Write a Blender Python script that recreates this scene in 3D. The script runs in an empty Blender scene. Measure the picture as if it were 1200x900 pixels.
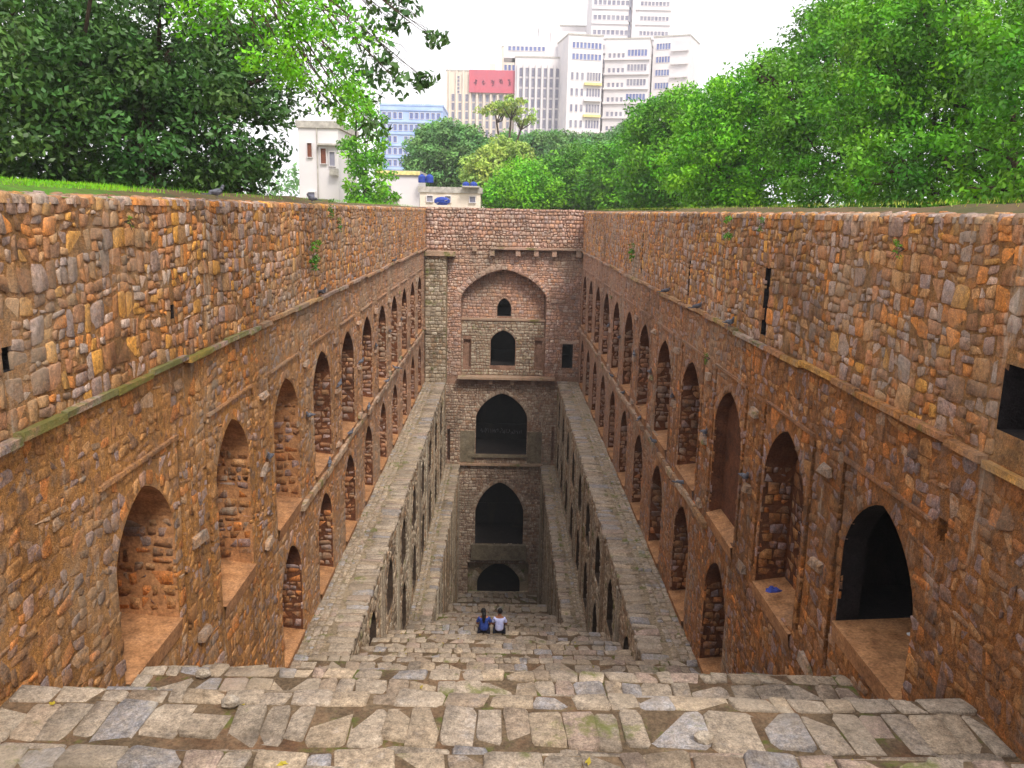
import bpy, math, random
import numpy as np
from mathutils import Matrix, Vector
rng = np.random.default_rng(7)
random.seed(7)
S = bpy.context.scene
COL = S.collection

# ---------------------------------------------------------------- camera
FPX = 970.0
def cam_axes(vx=592, vy=248, roll=.022):
    y = np.array([vx-600, 450-vy, -FPX], float); y /= np.linalg.norm(y)
    x0 = np.array([math.cos(roll), -math.sin(roll), 0.0])
    x = x0 - y*(x0@y); x /= np.linalg.norm(x)
    return np.array([x, y, np.cross(x, y)])
CM = cam_axes()
cam = bpy.data.cameras.new('camera'); co = bpy.data.objects.new('camera', cam); COL.objects.link(co)
co.matrix_world = Matrix([list(CM[i])+[0] for i in range(3)]+[[0, 0, 0, 1]])
cam.sensor_width = 36; cam.lens = FPX/1200*36; cam.clip_start = .05; cam.clip_end = 4000
S.camera = co
S.render.resolution_x = 1024; S.render.resolution_y = 768
def at(px, py, Y):
    r = CM@np.array([px-600, 450-py, -FPX]); return r*Y/r[1]
def project(P):
    c = np.asarray(P, float)@CM
    z = np.maximum(-c[..., 2], .05)
    return 600+FPX*c[..., 0]/z, 450-FPX*c[..., 1]/z, -c[..., 2]

# ---------------------------------------------------------------- light
SUN_EL = math.radians(50); SUN_AZ = math.radians(155)     # azimuth clockwise from +Y
w = bpy.data.worlds.new('World'); S.world = w; w.use_nodes = True
nt = w.node_tree; nt.nodes.clear()
sky = nt.nodes.new('ShaderNodeTexSky'); sky.sky_type = 'NISHITA'; sky.sun_disc = False
sky.sun_elevation = SUN_EL; sky.sun_rotation = SUN_AZ; sky.air_density = 1.0; sky.dust_density = 6; sky.ozone_density = 1
hs = nt.nodes.new('ShaderNodeHueSaturation'); hs.inputs['Saturation'].default_value = .35
cl = nt.nodes.new('ShaderNodeMixRGB'); cl.inputs[0].default_value = .8; cl.inputs[2].default_value = (13.2, 13.0, 13.4, 1)
bg = nt.nodes.new('ShaderNodeBackground'); bg.inputs[1].default_value = .1
wo = nt.nodes.new('ShaderNodeOutputWorld')
nt.links.new(sky.outputs[0], hs.inputs['Color']); nt.links.new(hs.outputs[0], cl.inputs[1])
nt.links.new(cl.outputs[0], bg.inputs[0]); nt.links.new(bg.outputs[0], wo.inputs[0])
sl = bpy.data.lights.new('sun', 'SUN'); sl.energy = 2.3; sl.angle = math.radians(16); sl.color = (1, .93, .82)
so = bpy.data.objects.new('sun', sl); COL.objects.link(so)
sd = Vector((math.sin(SUN_AZ)*math.cos(SUN_EL), math.cos(SUN_AZ)*math.cos(SUN_EL), math.sin(SUN_EL)))
so.rotation_euler = sd.to_track_quat('Z', 'Y').to_euler()
S.view_settings.view_transform = 'Standard'; S.view_settings.look = 'None'
S.view_settings.exposure = 0.6; S.view_settings.gamma = 1

# ---------------------------------------------------------------- materials
def lin(c):
    return tuple(((v/255)/12.92 if v/255 <= .04045 else ((v/255+.055)/1.055)**2.4) for v in c)
class NT:
    def __init__(s, name, rough=.9):
        s.m = bpy.data.materials.new(name); s.m.use_nodes = True; s.t = s.m.node_tree
        s.b = s.t.nodes['Principled BSDF']; s.b.inputs['Roughness'].default_value = rough
        s.b.inputs['Specular IOR Level'].default_value = .25
        g = s.t.nodes.new('ShaderNodeNewGeometry'); s.pos = g.outputs['Position']
    def n(s, t, **k):
        x = s.t.nodes.new(t)
        for a, v in k.items(): setattr(x, a, v)
        return x
    def l(s, a, b): s.t.links.new(a, b)
    def noise(s, scale, detail=4, rough=.6, vec=None):
        x = s.n('ShaderNodeTexNoise'); x.inputs['Scale'].default_value = scale
        x.inputs['Detail'].default_value = detail; x.inputs['Roughness'].default_value = rough
        s.l(vec or s.pos, x.inputs['Vector']); return x.outputs['Fac']
    def stretch(s, sc):
        x = s.n('ShaderNodeMapping'); x.inputs['Scale'].default_value = sc; s.l(s.pos, x.inputs['Vector']); return x.outputs[0]
    def ramp(s, f, a, b, va=0.0, vb=1.0):
        x = s.n('ShaderNodeMapRange'); s.l(f, x.inputs[0])
        for i, v in enumerate((a, b, va, vb)): x.inputs[i+1].default_value = v
        return x.outputs[0]
    def cr(s, f, stops):
        x = s.n('ShaderNodeValToRGB'); s.l(f, x.inputs[0]); e = x.color_ramp.elements
        while len(e) < len(stops): e.new(.5)
        for q, (p, c) in zip(e, stops): q.position = p; q.color = (*lin(c), 1)
        return x.outputs[0]
    def mix(s, f, a, b, mode='MIX'):
        x = s.n('ShaderNodeMixRGB', blend_type=mode)
        for i, v in enumerate((f, a, b)):
            if isinstance(v, (int, float)): x.inputs[i].default_value = v
            elif isinstance(v, tuple): x.inputs[i].default_value = (*lin(v), 1)
            else: s.l(v, x.inputs[i])
        return x.outputs[0]
    def math(s, op, a, b):
        x = s.n('ShaderNodeMath', operation=op)
        for i, v in enumerate((a, b)):
            if isinstance(v, (int, float)): x.inputs[i].default_value = v
            else: s.l(v, x.inputs[i])
        return x.outputs[0]
    def bump(s, f, d, strength=1.0):
        x = s.n('ShaderNodeBump'); x.inputs['Distance'].default_value = d; x.inputs['Strength'].default_value = strength
        s.l(f, x.inputs['Height']); s.l(x.outputs[0], s.b.inputs['Normal'])
    def attr(s, nm='tint'):
        x = s.n('ShaderNodeAttribute'); x.attribute_name = nm; return x.outputs['Color']
    def base(s, c):
        if isinstance(c, tuple): s.b.inputs['Base Color'].default_value = (*lin(c), 1)
        else: s.l(c, s.b.inputs['Base Color'])
        return s.m

def patina(t, c, cols, amount):
    f = t.noise(6.5, 10, .78); p = t.cr(t.noise(2.3, 9, .74), [(.32, cols[0]), (.47, cols[1]), (.56, cols[2]), (.7, cols[3])])
    c = t.mix(t.ramp(f, .36, .6, amount*.25, amount), c, p)
    k = t.ramp(t.noise(60, 4, .7), .3, .7, .72, 1.2); k2 = t.ramp(t.noise(15, 6, .75), .34, .66, .56, 1.34); kk = t.math('MULTIPLY', k, k2)
    g = t.n('ShaderNodeCombineColor'); [t.l(kk, g.inputs[i]) for i in range(3)]
    c = t.mix(1.0, c, g.outputs[0], 'MULTIPLY')
    if amount > .42 and cols is not PT['step'] and cols is not PT['end']:      # the red earth wash gives way to grey lime further along the well
        sy = t.n('ShaderNodeSeparateXYZ'); t.l(t.pos, sy.inputs[0])
        c = t.mix(t.math('MULTIPLY', t.ramp(t.math('ADD', sy.outputs[1], t.math('MULTIPLY', t.noise(.3, 5), 14)), 24, 50, 0, .62), t.ramp(t.noise(5, 6, .7), .3, .6, .5, 1)), c, (176, 146, 130))
    big = t.noise(.33, 7, .66)                                  # damp, soot and repair patches metres across
    c = t.mix(t.ramp(big, .54, .64, 0, .2), c, (200, 178, 150)); c = t.mix(t.ramp(big, .46, .38, 0, .38), c, (74, 62, 50))
    lime = t.ramp(t.noise(1.6, 6, .7, t.stretch((1.3, 1.3, .22))), .6, .68, 0, .4)
    return t.mix(lime, c, (202, 190, 172))
PT = {'orange': ((88, 70, 52), (212, 150, 82), (170, 124, 78), (146, 138, 132)), 'tan': ((84, 70, 52), (192, 146, 92), (206, 138, 70), (150, 140, 130)),
      'red': ((70, 52, 38), (188, 120, 60), (140, 98, 62), (132, 120, 116)), 'grey': ((128, 116, 98), (194, 176, 150), (178, 156, 132), (184, 176, 164)),
      'end': ((140, 112, 100), (210, 172, 150), (194, 158, 138), (192, 178, 170)), 'step': ((122, 106, 86), (184, 166, 144), (166, 146, 124), (166, 162, 160))}
def stone_mat(name, smear, mortar, moss=0.0, bump=.012, dark=.55, pt='orange', pa=.6):
    t = NT(name)
    c = t.attr()
    v1 = t.math('MULTIPLY', t.ramp(t.noise(5, 5), .3, .7, .68, 1.26), t.ramp(t.noise(.55, 4), .35, .65, .8, 1.12))
    v2 = t.ramp(t.noise(38, 3), .3, .7, .8, 1.18)
    vv = t.math('MULTIPLY', v1, v2)
    g = t.n('ShaderNodeCombineColor'); [t.l(vv, g.inputs[i]) for i in range(3)]
    c = t.mix(1.0, c, g.outputs[0], 'MULTIPLY')
    if smear:
        f = t.ramp(t.noise(4.2, 8, .74), .66-smear*.22, .72-smear*.22, 0, .9)
        c = t.mix(f, c, t.mix(t.noise(1.3, 3), mortar[0], mortar[1]))
    c = patina(t, c, PT[pt], pa)
    # black weathering, streaked downward
    st = t.ramp(t.noise(1.0, 5, .65, t.stretch((1.6, 1.6, .5))), .56, .74, 0, dark)
    c = t.mix(st, c, (58, 48, 38))
    gy = t.ramp(t.noise(.33, 5, .6), .5, .66, 0, .45)
    c = t.mix(gy, c, (132, 122, 108))
    if moss:
        mf = t.ramp(t.noise(1.1, 6, .7), .62-moss*.2, .7-moss*.2, 0, .75)
        c = t.mix(mf, c, (98, 104, 40))
    t.bump(t.math('ADD', t.noise(26, 7, .75), t.noise(9, 4)), bump*1.6)
    return t.base(c)
OR = ((214, 148, 80), (180, 134, 88)); GR = ((150, 132, 108), (128, 112, 92)); RD = ((172, 118, 92), (158, 132, 114))
M = {}
M['stone_up'] = stone_mat('rubble_stone_upper', .15, OR, pt='tan', pa=.36)
M['stone_low'] = stone_mat('rubble_stone_lower', .5, OR, bump=.024, pt='orange', pa=.52)
M['stone_red'] = stone_mat('rubble_stone_red', .52, ((186, 120, 62), (146, 104, 66)), bump=.024, dark=.35, pt='red', pa=.55)
M['stone_grey'] = stone_mat('rubble_stone_grey', .3, GR, .15, bump=.02, pt='grey', pa=.4)
M['stone_end'] = stone_mat('rubble_stone_end', .3, RD, bump=.02, pt='end', pa=.4)
M['step_stone'] = stone_mat('step_slab_stone', .3, ((176, 158, 136), (156, 134, 112)), .12, bump=.013, dark=.45, pt='step', pa=.6)
M['trim'] = stone_mat('trim_stone', .2, ((172, 150, 124), (140, 120, 96)), .3, bump=.02)
M['trim_moss'] = stone_mat('mossy_trim_stone', .2, ((150, 140, 100), (120, 110, 80)), 1.0, bump=.02)
def mortar_mat(name, stops, bump=.03, moss=0, pt=None, pa=.7):
    t = NT(name, .95)
    c = t.cr(t.noise(.9, 8, .68), stops)
    g = t.cr(t.noise(22, 4, .7), [(.3, (140, 140, 140)), (.7, (255, 255, 255))])
    c = t.mix(.8, c, g, 'MULTIPLY')
    g2 = t.cr(t.noise(3.2, 6, .7), [(.3, (168, 160, 156)), (.65, (255, 255, 255))]); c = t.mix(.9, c, g2, 'MULTIPLY')
    if pt: c = patina(t, c, PT[pt], pa)
    st = t.ramp(t.noise(.8, 5, .6, t.stretch((1.5, 1.5, .35))), .55, .75, 0, .5)
    c = t.mix(st, c, (72, 56, 42))
    if moss: c = t.mix(t.ramp(t.noise(1.4, 6, .7), .55, .63, 0, .8), c, (88, 100, 34))
    t.bump(t.math('ADD', t.noise(14, 7, .75), t.noise(45, 3)), bump); return t.base(c)
M['mortar_up'] = mortar_mat('mortar_joint', [(.3, (108, 82, 58)), (.5, (162, 112, 66)), (.7, (130, 106, 80))], pt='tan', pa=.5)
M['mortar_low'] = mortar_mat('orange_lime_mortar', [(.25, (156, 116, 78)), (.42, (222, 156, 84)), (.58, (200, 146, 92)), (.78, (164, 148, 130))], .04, pt='orange')
M['mortar_red'] = mortar_mat('red_brown_mortar', [(.3, (130, 90, 54)), (.5, (190, 124, 66)), (.7, (150, 118, 86))], .04, pt='red')
M['mortar_grey'] = mortar_mat('grey_lime_mortar', [(.3, (148, 130, 104)), (.55, (184, 162, 130)), (.75, (164, 146, 122))], .03, 1, pt='grey', pa=.4)
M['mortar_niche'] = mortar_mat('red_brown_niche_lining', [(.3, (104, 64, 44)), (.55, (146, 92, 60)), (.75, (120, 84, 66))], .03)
M['mortar_shade'] = mortar_mat('niche_stone_painted_shade', [(.3, (70, 58, 48)), (.55, (96, 78, 64)), (.75, (84, 72, 62))], .03)  # terrace niches: shade of the jambs painted in as a darker tone
M['mortar_end'] = mortar_mat('end_wall_mortar', [(.3, (168, 130, 110)), (.55, (196, 156, 132)), (.75, (180, 158, 142))])
M['plaster'] = mortar_mat('ochre_plaster', [(.3, (192, 134, 88)), (.5, (216, 158, 108)), (.75, (196, 148, 110))], .006)
M['grey_plaster'] = mortar_mat('worn_grey_plaster', [(.3, (130, 118, 98)), (.5, (160, 146, 122)), (.75, (146, 138, 122))], .01)
M['earth'] = mortar_mat('packed_earth', [(.3, (118, 100, 78)), (.5, (146, 124, 98)), (.7, (160, 118, 86))], .03, 1)
M['dark_room'] = mortar_mat('stone_painted_shade', [(.3, (34, 29, 31)), (.55, (48, 41, 42)), (.75, (40, 35, 38))], .03)  # near-black colour stands in for the shade inside deep openings
def cap_mat():
    t = NT('moss_and_mud_coping', .95)
    c = t.cr(t.noise(1.2, 7, .7), [(.3, (88, 72, 50)), (.45, (104, 84, 56)), (.6, (78, 78, 42)), (.8, (66, 76, 34))])
    # bright moss carpet grows on the near end of the coping
    sx = t.n('ShaderNodeSeparateXYZ'); t.l(t.pos, sx.inputs[0])
    near = t.ramp(t.math('ADD', sx.outputs[1], t.math('MULTIPLY', t.noise(1.5, 4), 5)), 14, 16, 1, 0)
    lf = t.ramp(sx.outputs[0], -5, -4.9, 1, 0)
    c = t.mix(t.math('MULTIPLY', t.math('MULTIPLY', near, lf), t.ramp(t.noise(5, 7, .75), .36, .6, .25, .9)), c, (84, 140, 24))
    t.bump(t.noise(20, 6, .7), .05); return t.base(c)
M['cap'] = cap_mat()
def grass_mat():
    t = NT('dry_ground', .95)
    c = t.cr(t.noise(.3, 8, .7), [(.35, (96, 92, 50)), (.55, (120, 104, 72)), (.75, (70, 92, 34))]); t.bump(t.noise(6, 6), .05); return t.base(c)
M['ground'] = grass_mat()
def plain(name, c, rough=.7, c2=None, metal=0, nz=3.0):
    t = NT(name, rough); t.b.inputs['Metallic'].default_value = metal
    c2 = c2 or tuple(int(v*.82) for v in c)
    col = t.mix(t.ramp(t.noise(nz, 5), .35, .65), c, c2); t.bump(t.noise(nz*12, 3), .004); return t.base(col)
def leaf_mat(name, a, b, gloss=.45):
    t = NT(name, gloss)
    c = t.mix(1.0, t.attr(), t.mix(t.ramp(t.noise(.5, 3), .35, .65), a, b), 'MULTIPLY')
    t.base(c)
    tr = t.n('ShaderNodeBsdfTranslucent'); t.l(t.mix(1.0, c, (235, 255, 120), 'MULTIPLY'), tr.inputs[0])
    mx = t.n('ShaderNodeMixShader'); mx.inputs[0].default_value = .18
    t.l(t.b.outputs[0], mx.inputs[1]); t.l(tr.outputs[0], mx.inputs[2])
    t.l(mx.outputs[0], t.t.nodes['Material Output'].inputs[0]); return t.m
M['leaf_dark'] = leaf_mat('dark_glossy_leaf', (58, 98, 44), (80, 116, 54), .35)
M['leaf_bright'] = leaf_mat('bright_green_leaf', (90, 162, 26), (124, 188, 30))
M['leaf_mid'] = leaf_mat('mid_green_leaf', (70, 132, 28), (108, 168, 30))
M['leaf_haze'] = leaf_mat('far_blue_green_leaf', (92, 142, 80), (112, 158, 84))
M['leaf_olive'] = leaf_mat('olive_leaf', (140, 170, 74), (162, 184, 84))
M['bark'] = plain('tree_bark', (84, 68, 54), .95, (60, 48, 40), nz=6)
M['feather'] = plain('pigeon_feather', (108, 108, 116), .6, (76, 78, 88), nz=14)

# ---------------------------------------------------------------- builders
def tag(o, label=None, cat=None, group=None, kind=None):
    if label: o['label'] = label
    if cat: o['category'] = cat
    if group: o['group'] = group
    if kind: o['kind'] = kind
    return o
def empty(name, loc=(0, 0, 0), rz=0):
    o = bpy.data.objects.new(name, None); COL.objects.link(o); o.location = loc; o.rotation_euler[2] = rz; o.empty_display_size = .3
    return o
def link(name, me, parent=None, m=None):
    if m is not None:
        me.materials.clear(); me.materials.append(m)
    o = bpy.data.objects.new(name, me); COL.objects.link(o)
    if parent is not None: o.parent = parent
    return o
def np_mesh(name, V, loops, sizes, tint=None, smooth=False):
    me = bpy.data.meshes.new(name); V = np.asarray(V, np.float32)
    loops = np.asarray(loops, np.int32); sizes = np.asarray(sizes, np.int32)
    me.vertices.add(len(V)); me.vertices.foreach_set('co', V.ravel())
    me.loops.add(len(loops)); me.loops.foreach_set('vertex_index', loops)
    me.polygons.add(len(sizes))
    st = np.concatenate([[0], np.cumsum(sizes)[:-1]]).astype(np.int32)
    me.polygons.foreach_set('loop_start', st)
    me.polygons.foreach_set('loop_total', sizes)
    me.update(calc_edges=True)
    if tint is not None:
        a = me.attributes.new('tint', 'FLOAT_COLOR', 'FACE')
        t = np.ones((len(sizes), 4), np.float32); t[:, :3] = tint; a.data.foreach_set('color', t.ravel())
    if smooth: me.polygons.foreach_set('use_smooth', np.ones(len(sizes), bool))
    me.validate(); return me
class MB:
    def __init__(s): s.v = []; s.f = []
    def face(s, pts):
        b = len(s.v); s.v += [tuple(map(float, p)) for p in pts]; s.f.append(tuple(range(b, b+len(pts))))
    def box(s, x0, x1, y0, y1, z0, z1, j=0.0, top=1.0):
        b = len(s.v); cx = (x0+x1)/2; cy = (y0+y1)/2
        for z, k in ((z0, 1), (z1, top)):
            for x, y in ((x0, y0), (x1, y0), (x1, y1), (x0, y1)):
                s.v.append((cx+(x-cx)*k+random.uniform(-j, j), cy+(y-cy)*k+random.uniform(-j, j), z+random.uniform(-j, j)))
        for q in ((3, 2, 1, 0), (4, 5, 6, 7), (0, 1, 5, 4), (1, 2, 6, 5), (2, 3, 7, 6), (3, 0, 4, 7)): s.f.append(tuple(b+i for i in q))
        return s
    def tube(s, pts, rad, n=6):
        pts = [Vector(p) for p in pts]; b = len(s.v)
        for i, p in enumerate(pts):
            d = (pts[min(i+1, len(pts)-1)]-pts[max(i-1, 0)]).normalized()
            u = d.orthogonal().normalized(); v = d.cross(u)
            for k in range(n):
                a = 2*math.pi*k/n; s.v.append(tuple(p+(u*math.cos(a)+v*math.sin(a))*rad[i]))
        for i in range(len(pts)-1):
            for k in range(n):
                a = b+i*n+k; c = b+i*n+(k+1) % n; s.f.append((a, c, c+n, a+n))
        s.f.append(tuple(b+k for k in range(n))[::-1]); s.f.append(tuple(b+(len(pts)-1)*n+k for k in range(n)))
        return s
    def ball(s, c, r, n=10, m=6):
        b = len(s.v); rx, ry, rz = r if isinstance(r, tuple) else (r, r, r)
        for i in range(m+1):
            t = math.pi*i/m
            for k in range(n):
                a = 2*math.pi*k/n; s.v.append((c[0]+rx*math.sin(t)*math.cos(a), c[1]+ry*math.sin(t)*math.sin(a), c[2]+rz*math.cos(t)))
        for i in range(m):
            for k in range(n):
                a = b+i*n+k; c2 = b+i*n+(k+1) % n; s.f.append((a, a+n, c2+n, c2))
        return s
    def build(s, name, m, parent=None, tint=None, smooth=False):
        me = bpy.data.meshes.new(name); me.from_pydata(s.v, [], s.f); me.update()
        if tint is not None:
            a = me.attributes.new('tint', 'FLOAT_COLOR', 'FACE')
            a.data.foreach_set('color', np.tile(np.array([*tint, 1], np.float32), len(s.f)))
        if smooth: me.polygons.foreach_set('use_smooth', [True]*len(s.f))
        return link(name, me, parent, m)

# a plane frame: O origin, U along, V up, N outwards
class Frame:
    def __init__(s, O, U, V, N): s.O, s.U, s.V, s.N = (np.array(a, float) for a in (O, U, V, N))
    def p(s, u, v, n=0.0): return s.O+np.asarray(u)[..., None]*s.U+np.asarray(v)[..., None]*s.V+np.asarray(n)[..., None]*s.N
    def q(s, u, v, n=0.0): return tuple(s.O+u*s.U+v*s.V+n*s.N)
class Hole:
    """an opening: pointed arch (apex > spring) or rectangle (apex == spring)"""
    def __init__(s, c, a, sill, spring, apex, depth=.8, kind='niche', sillrise=.3): s.c, s.a, s.sill, s.spring, s.apex, s.depth, s.kind, s.sr = c, a, sill, spring, apex, depth, kind, sillrise
    def top(s, u):
        t = min(1, abs(u-s.c)/s.a)
        return s.spring+(s.apex-s.spring)*(.66*(1-t**2.3)**.6+.34*(1-t**1.15)) if s.apex > s.spring else s.spring
    def span(s, v0, v1, m=0.0):
        if v1 <= s.sill-m*.5 or v0 >= s.apex+m: return None
        if v0 <= s.spring or s.apex <= s.spring: return (s.c-s.a-m*.2, s.c+s.a+m*.2)
        lo, hi = 0, 1
        vv = v0-m*.8
        if vv <= s.spring: return (s.c-s.a-m*.4, s.c+s.a+m*.4)
        for _ in range(18):
            mid = (lo+hi)/2
            if s.top(s.c+mid*s.a) > vv: lo = mid
            else: hi = mid
        return (s.c-lo*s.a-m*.4, s.c+lo*s.a+m*.4)
    def us(s):
        n = 16 if s.apex > s.spring else 1
        return [s.c-s.a*math.cos(math.pi*i/n) for i in range(n+1)]
def sheet(mb, fr, u0, u1, v0, v1, holes, n=0.0):
    """flat wall sheet with real openings cut out of it; holes in one register may not overlap in u"""
    holes = sorted([h for h in holes if h.c-h.a > u0-1e-6 and h.c+h.a < u1+1e-6], key=lambda h: h.c); cur = u0
    for h in holes:
        if h.c-h.a > cur+1e-4: mb.face([fr.q(cur, v0, n), fr.q(h.c-h.a, v0, n), fr.q(h.c-h.a, v1, n), fr.q(cur, v1, n)])
        U = h.us()
        if h.sill > v0+1e-4: mb.face([fr.q(U[0], v0, n), fr.q(U[-1], v0, n), fr.q(U[-1], h.sill, n), fr.q(U[0], h.sill, n)])
        for a, b in zip(U[:-1], U[1:]):
            mb.face([fr.q(a, h.top(a), n), fr.q(b, h.top(b), n), fr.q(b, v1, n), fr.q(a, v1, n)])
        cur = h.c+h.a
    if u1 > cur+1e-4: mb.face([fr.q(cur, v0, n), fr.q(u1, v0, n), fr.q(u1, v1, n), fr.q(cur, v1, n)])
def recess(mb, fr, h, n=0.0):
    """the inside of an opening: jambs, arch soffit, back"""
    U = h.us(); path = [(U[0], h.sill)]+[(u, h.top(u)) for u in U]+[(U[-1], h.sill)]
    sb = h.sill+h.sr
    for (a, b), (c, d) in zip(path[:-1], path[1:]):
        mb.face([fr.q(a, b, n), fr.q(c, d, n), fr.q(c, d, n-h.depth), fr.q(a, b, n-h.depth)])
    mb.face([fr.q(a, b, n-h.depth) for a, b in path])
    mb.face([fr.q(U[0], h.sill, n), fr.q(U[-1], h.sill, n), fr.q(U[-1], h.sill, n-h.depth), fr.q(U[0], h.sill, n-h.depth)])

def room(mb, x0, x1, z0, z1, y0, d):
    mb.face([(x0, y0+d, z0), (x1, y0+d, z0), (x1, y0+d, z1), (x0, y0+d, z1)])
    for a, b in (((x0, z0), (x1, z0)), ((x1, z0), (x1, z1)), ((x1, z1), (x0, z1)), ((x0, z1), (x0, z0))):
        mb.face([(a[0], y0, a[1]), (b[0], y0, b[1]), (b[0], y0+d, b[1]), (a[0], y0+d, a[1])])
def throat(mb, fr, h, d):           # jamb + soffit of a through opening
    U = h.us(); path = [(U[0], h.sill)]+[(u, h.top(u)) for u in U]+[(U[-1], h.sill)]
    for (a, b), (c, e) in zip(path[:-1], path[1:]): mb.face([fr.q(a, b, 0), fr.q(c, e, 0), fr.q(c, e, -d), fr.q(a, b, -d)])
    mb.face([fr.q(U[0], h.sill, 0), fr.q(U[-1], h.sill, 0), fr.q(U[-1], h.sill, -d), fr.q(U[0], h.sill, -d)])
# ---- stones: quads in a frame become bulged, chamfered irregular blocks
def cells(u0, u1, v0, v1, hr, wr, holes=(), keep=None, margin=.0, split=.16):
    out = []; v = v0; r = random
    def cut(a, b, c, d, sp, k=0):
        W, H = b-a, d-c
        if k < 3 and H > .2 and r.random() < sp*(1.6 if H > W else 1)*(1 if H < .36 else 2.2):
            f = r.uniform(.3, .7); cut(a, b, c, c+H*f, sp, k+1); cut(a, b, c+H*f, d, sp, k+1)
        elif k < 3 and W > .24 and r.random() < sp*(1.8 if W > H*1.2 else .8)*(1 if W < .42 else 2.2):
            f = r.uniform(.3, .7); cut(a, a+W*f, c, d, sp, k+1); cut(a+W*f, b, c, d, sp, k+1)
        else: out.append((a, b, c, d))
    while v < v1-.06:
        h = r.uniform(*hr)
        if v+h > v1-.5*hr[0]: h = v1-v
        iv = [(u0, u1)]
        for o in holes:
            s = o.span(v, v+h, margin)
            if s:
                nv = []
                for a, b in iv:
                    if s[1] <= a or s[0] >= b: nv.append((a, b)); continue
                    if s[0] > a: nv.append((a, s[0]))
                    if s[1] < b: nv.append((s[1], b))
                iv = nv
        for a, b in iv:
            if b-a < .07: continue
            u = a
            while u < b-1e-4:
                wd = r.uniform(*wr)*(1.0 if r.random() > .15 else .55)
                if u+wd > b-.5*wr[0]: wd = b-u
                if keep is None or keep(u+wd/2, v+h/2): cut(u, u+wd, v, v+h, split)
                u += wd
        v += h
    if not out: return np.zeros((0, 4, 2))
    c = np.array(out); q = np.stack([c[:, [0, 2]], c[:, [1, 2]], c[:, [1, 3]], c[:, [0, 3]]], 1)
    return q
def warp(q, amp=.045, jit=.03):
    u, v = q[..., 0], q[..., 1]
    dv = amp*np.sin(u*1.9+v*.8)+amp*.6*np.sin(u*4.3-v*2.0+1)
    du = amp*.5*np.sin(v*5.1+u*.7)
    q = q+np.stack([du, dv], -1)*1.0
    return q+rng.uniform(-jit, jit, q.shape)
def voussoirs(h, t=.24, n=15):
    U = [h.c-h.a*math.cos(math.pi*i/n) for i in range(n+1)]; P = np.array([(u, h.top(u)) for u in U]); C = np.array([h.c, h.spring-h.a*.35])
    d = P-C; d /= np.linalg.norm(d, axis=1)[:, None]; Q = P+d*t*rng.uniform(.8, 1.2, (n+1, 1))
    return np.stack([P[:-1]+d[:-1]*.01, P[1:]+d[1:]*.01, Q[1:], Q[:-1]], 1)
PAL = {
 'up': [((178, 168, 164), 4), ((152, 144, 150), 4), ((190, 152, 110), 4), ((210, 134, 62), 3.2), ((214, 160, 74), 2), ((160, 112, 80), 3), ((128, 104, 92), 3), ((184, 128, 94), 2)],
 'low': [((180, 136, 88), 3), ((150, 106, 70), 4), ((148, 142, 152), 5), ((192, 150, 106), 2), ((208, 130, 66), 3), ((130, 100, 80), 3), ((166, 150, 134), 1.5), ((122, 110, 108), 1)],
 'grey': [((188, 172, 150), 4), ((172, 156, 138), 4), ((200, 188, 170), 2), ((150, 120, 92), 2), ((118, 104, 92), 2)],
 'end': [((200, 162, 146), 4), ((190, 152, 136), 4), ((212, 192, 178), 3), ((182, 162, 158), 3), ((200, 152, 122), 2)],
 'step': [((184, 168, 150), 5), ((170, 156, 142), 4), ((158, 160, 170), 2.2), ((188, 166, 140), 3), ((164, 142, 122), 2), ((176, 150, 138), 1.5)],
 'sooty': [((70, 60, 58), 1), ((88, 76, 70), 1)],
}
def colours(pal, n, region=None):
    c = np.array([lin(a) for a, _ in PAL[pal]]); w8 = np.array([b for _, b in PAL[pal]], float); w8 /= w8.sum()
    t = c[rng.choice(len(c), n, p=w8)]*rng.uniform(.8, 1.2, (n, 1))
    if region is not None:                       # iron-stained parts of the rubble have redder stones
        warmc = np.array(lin((208, 136, 60)))
        k = (np.clip(region, 0, 1)*.4*rng.uniform(0, 1, n))[:, None]
        t = t*(1-k)+warmc*k
    return t
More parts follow.
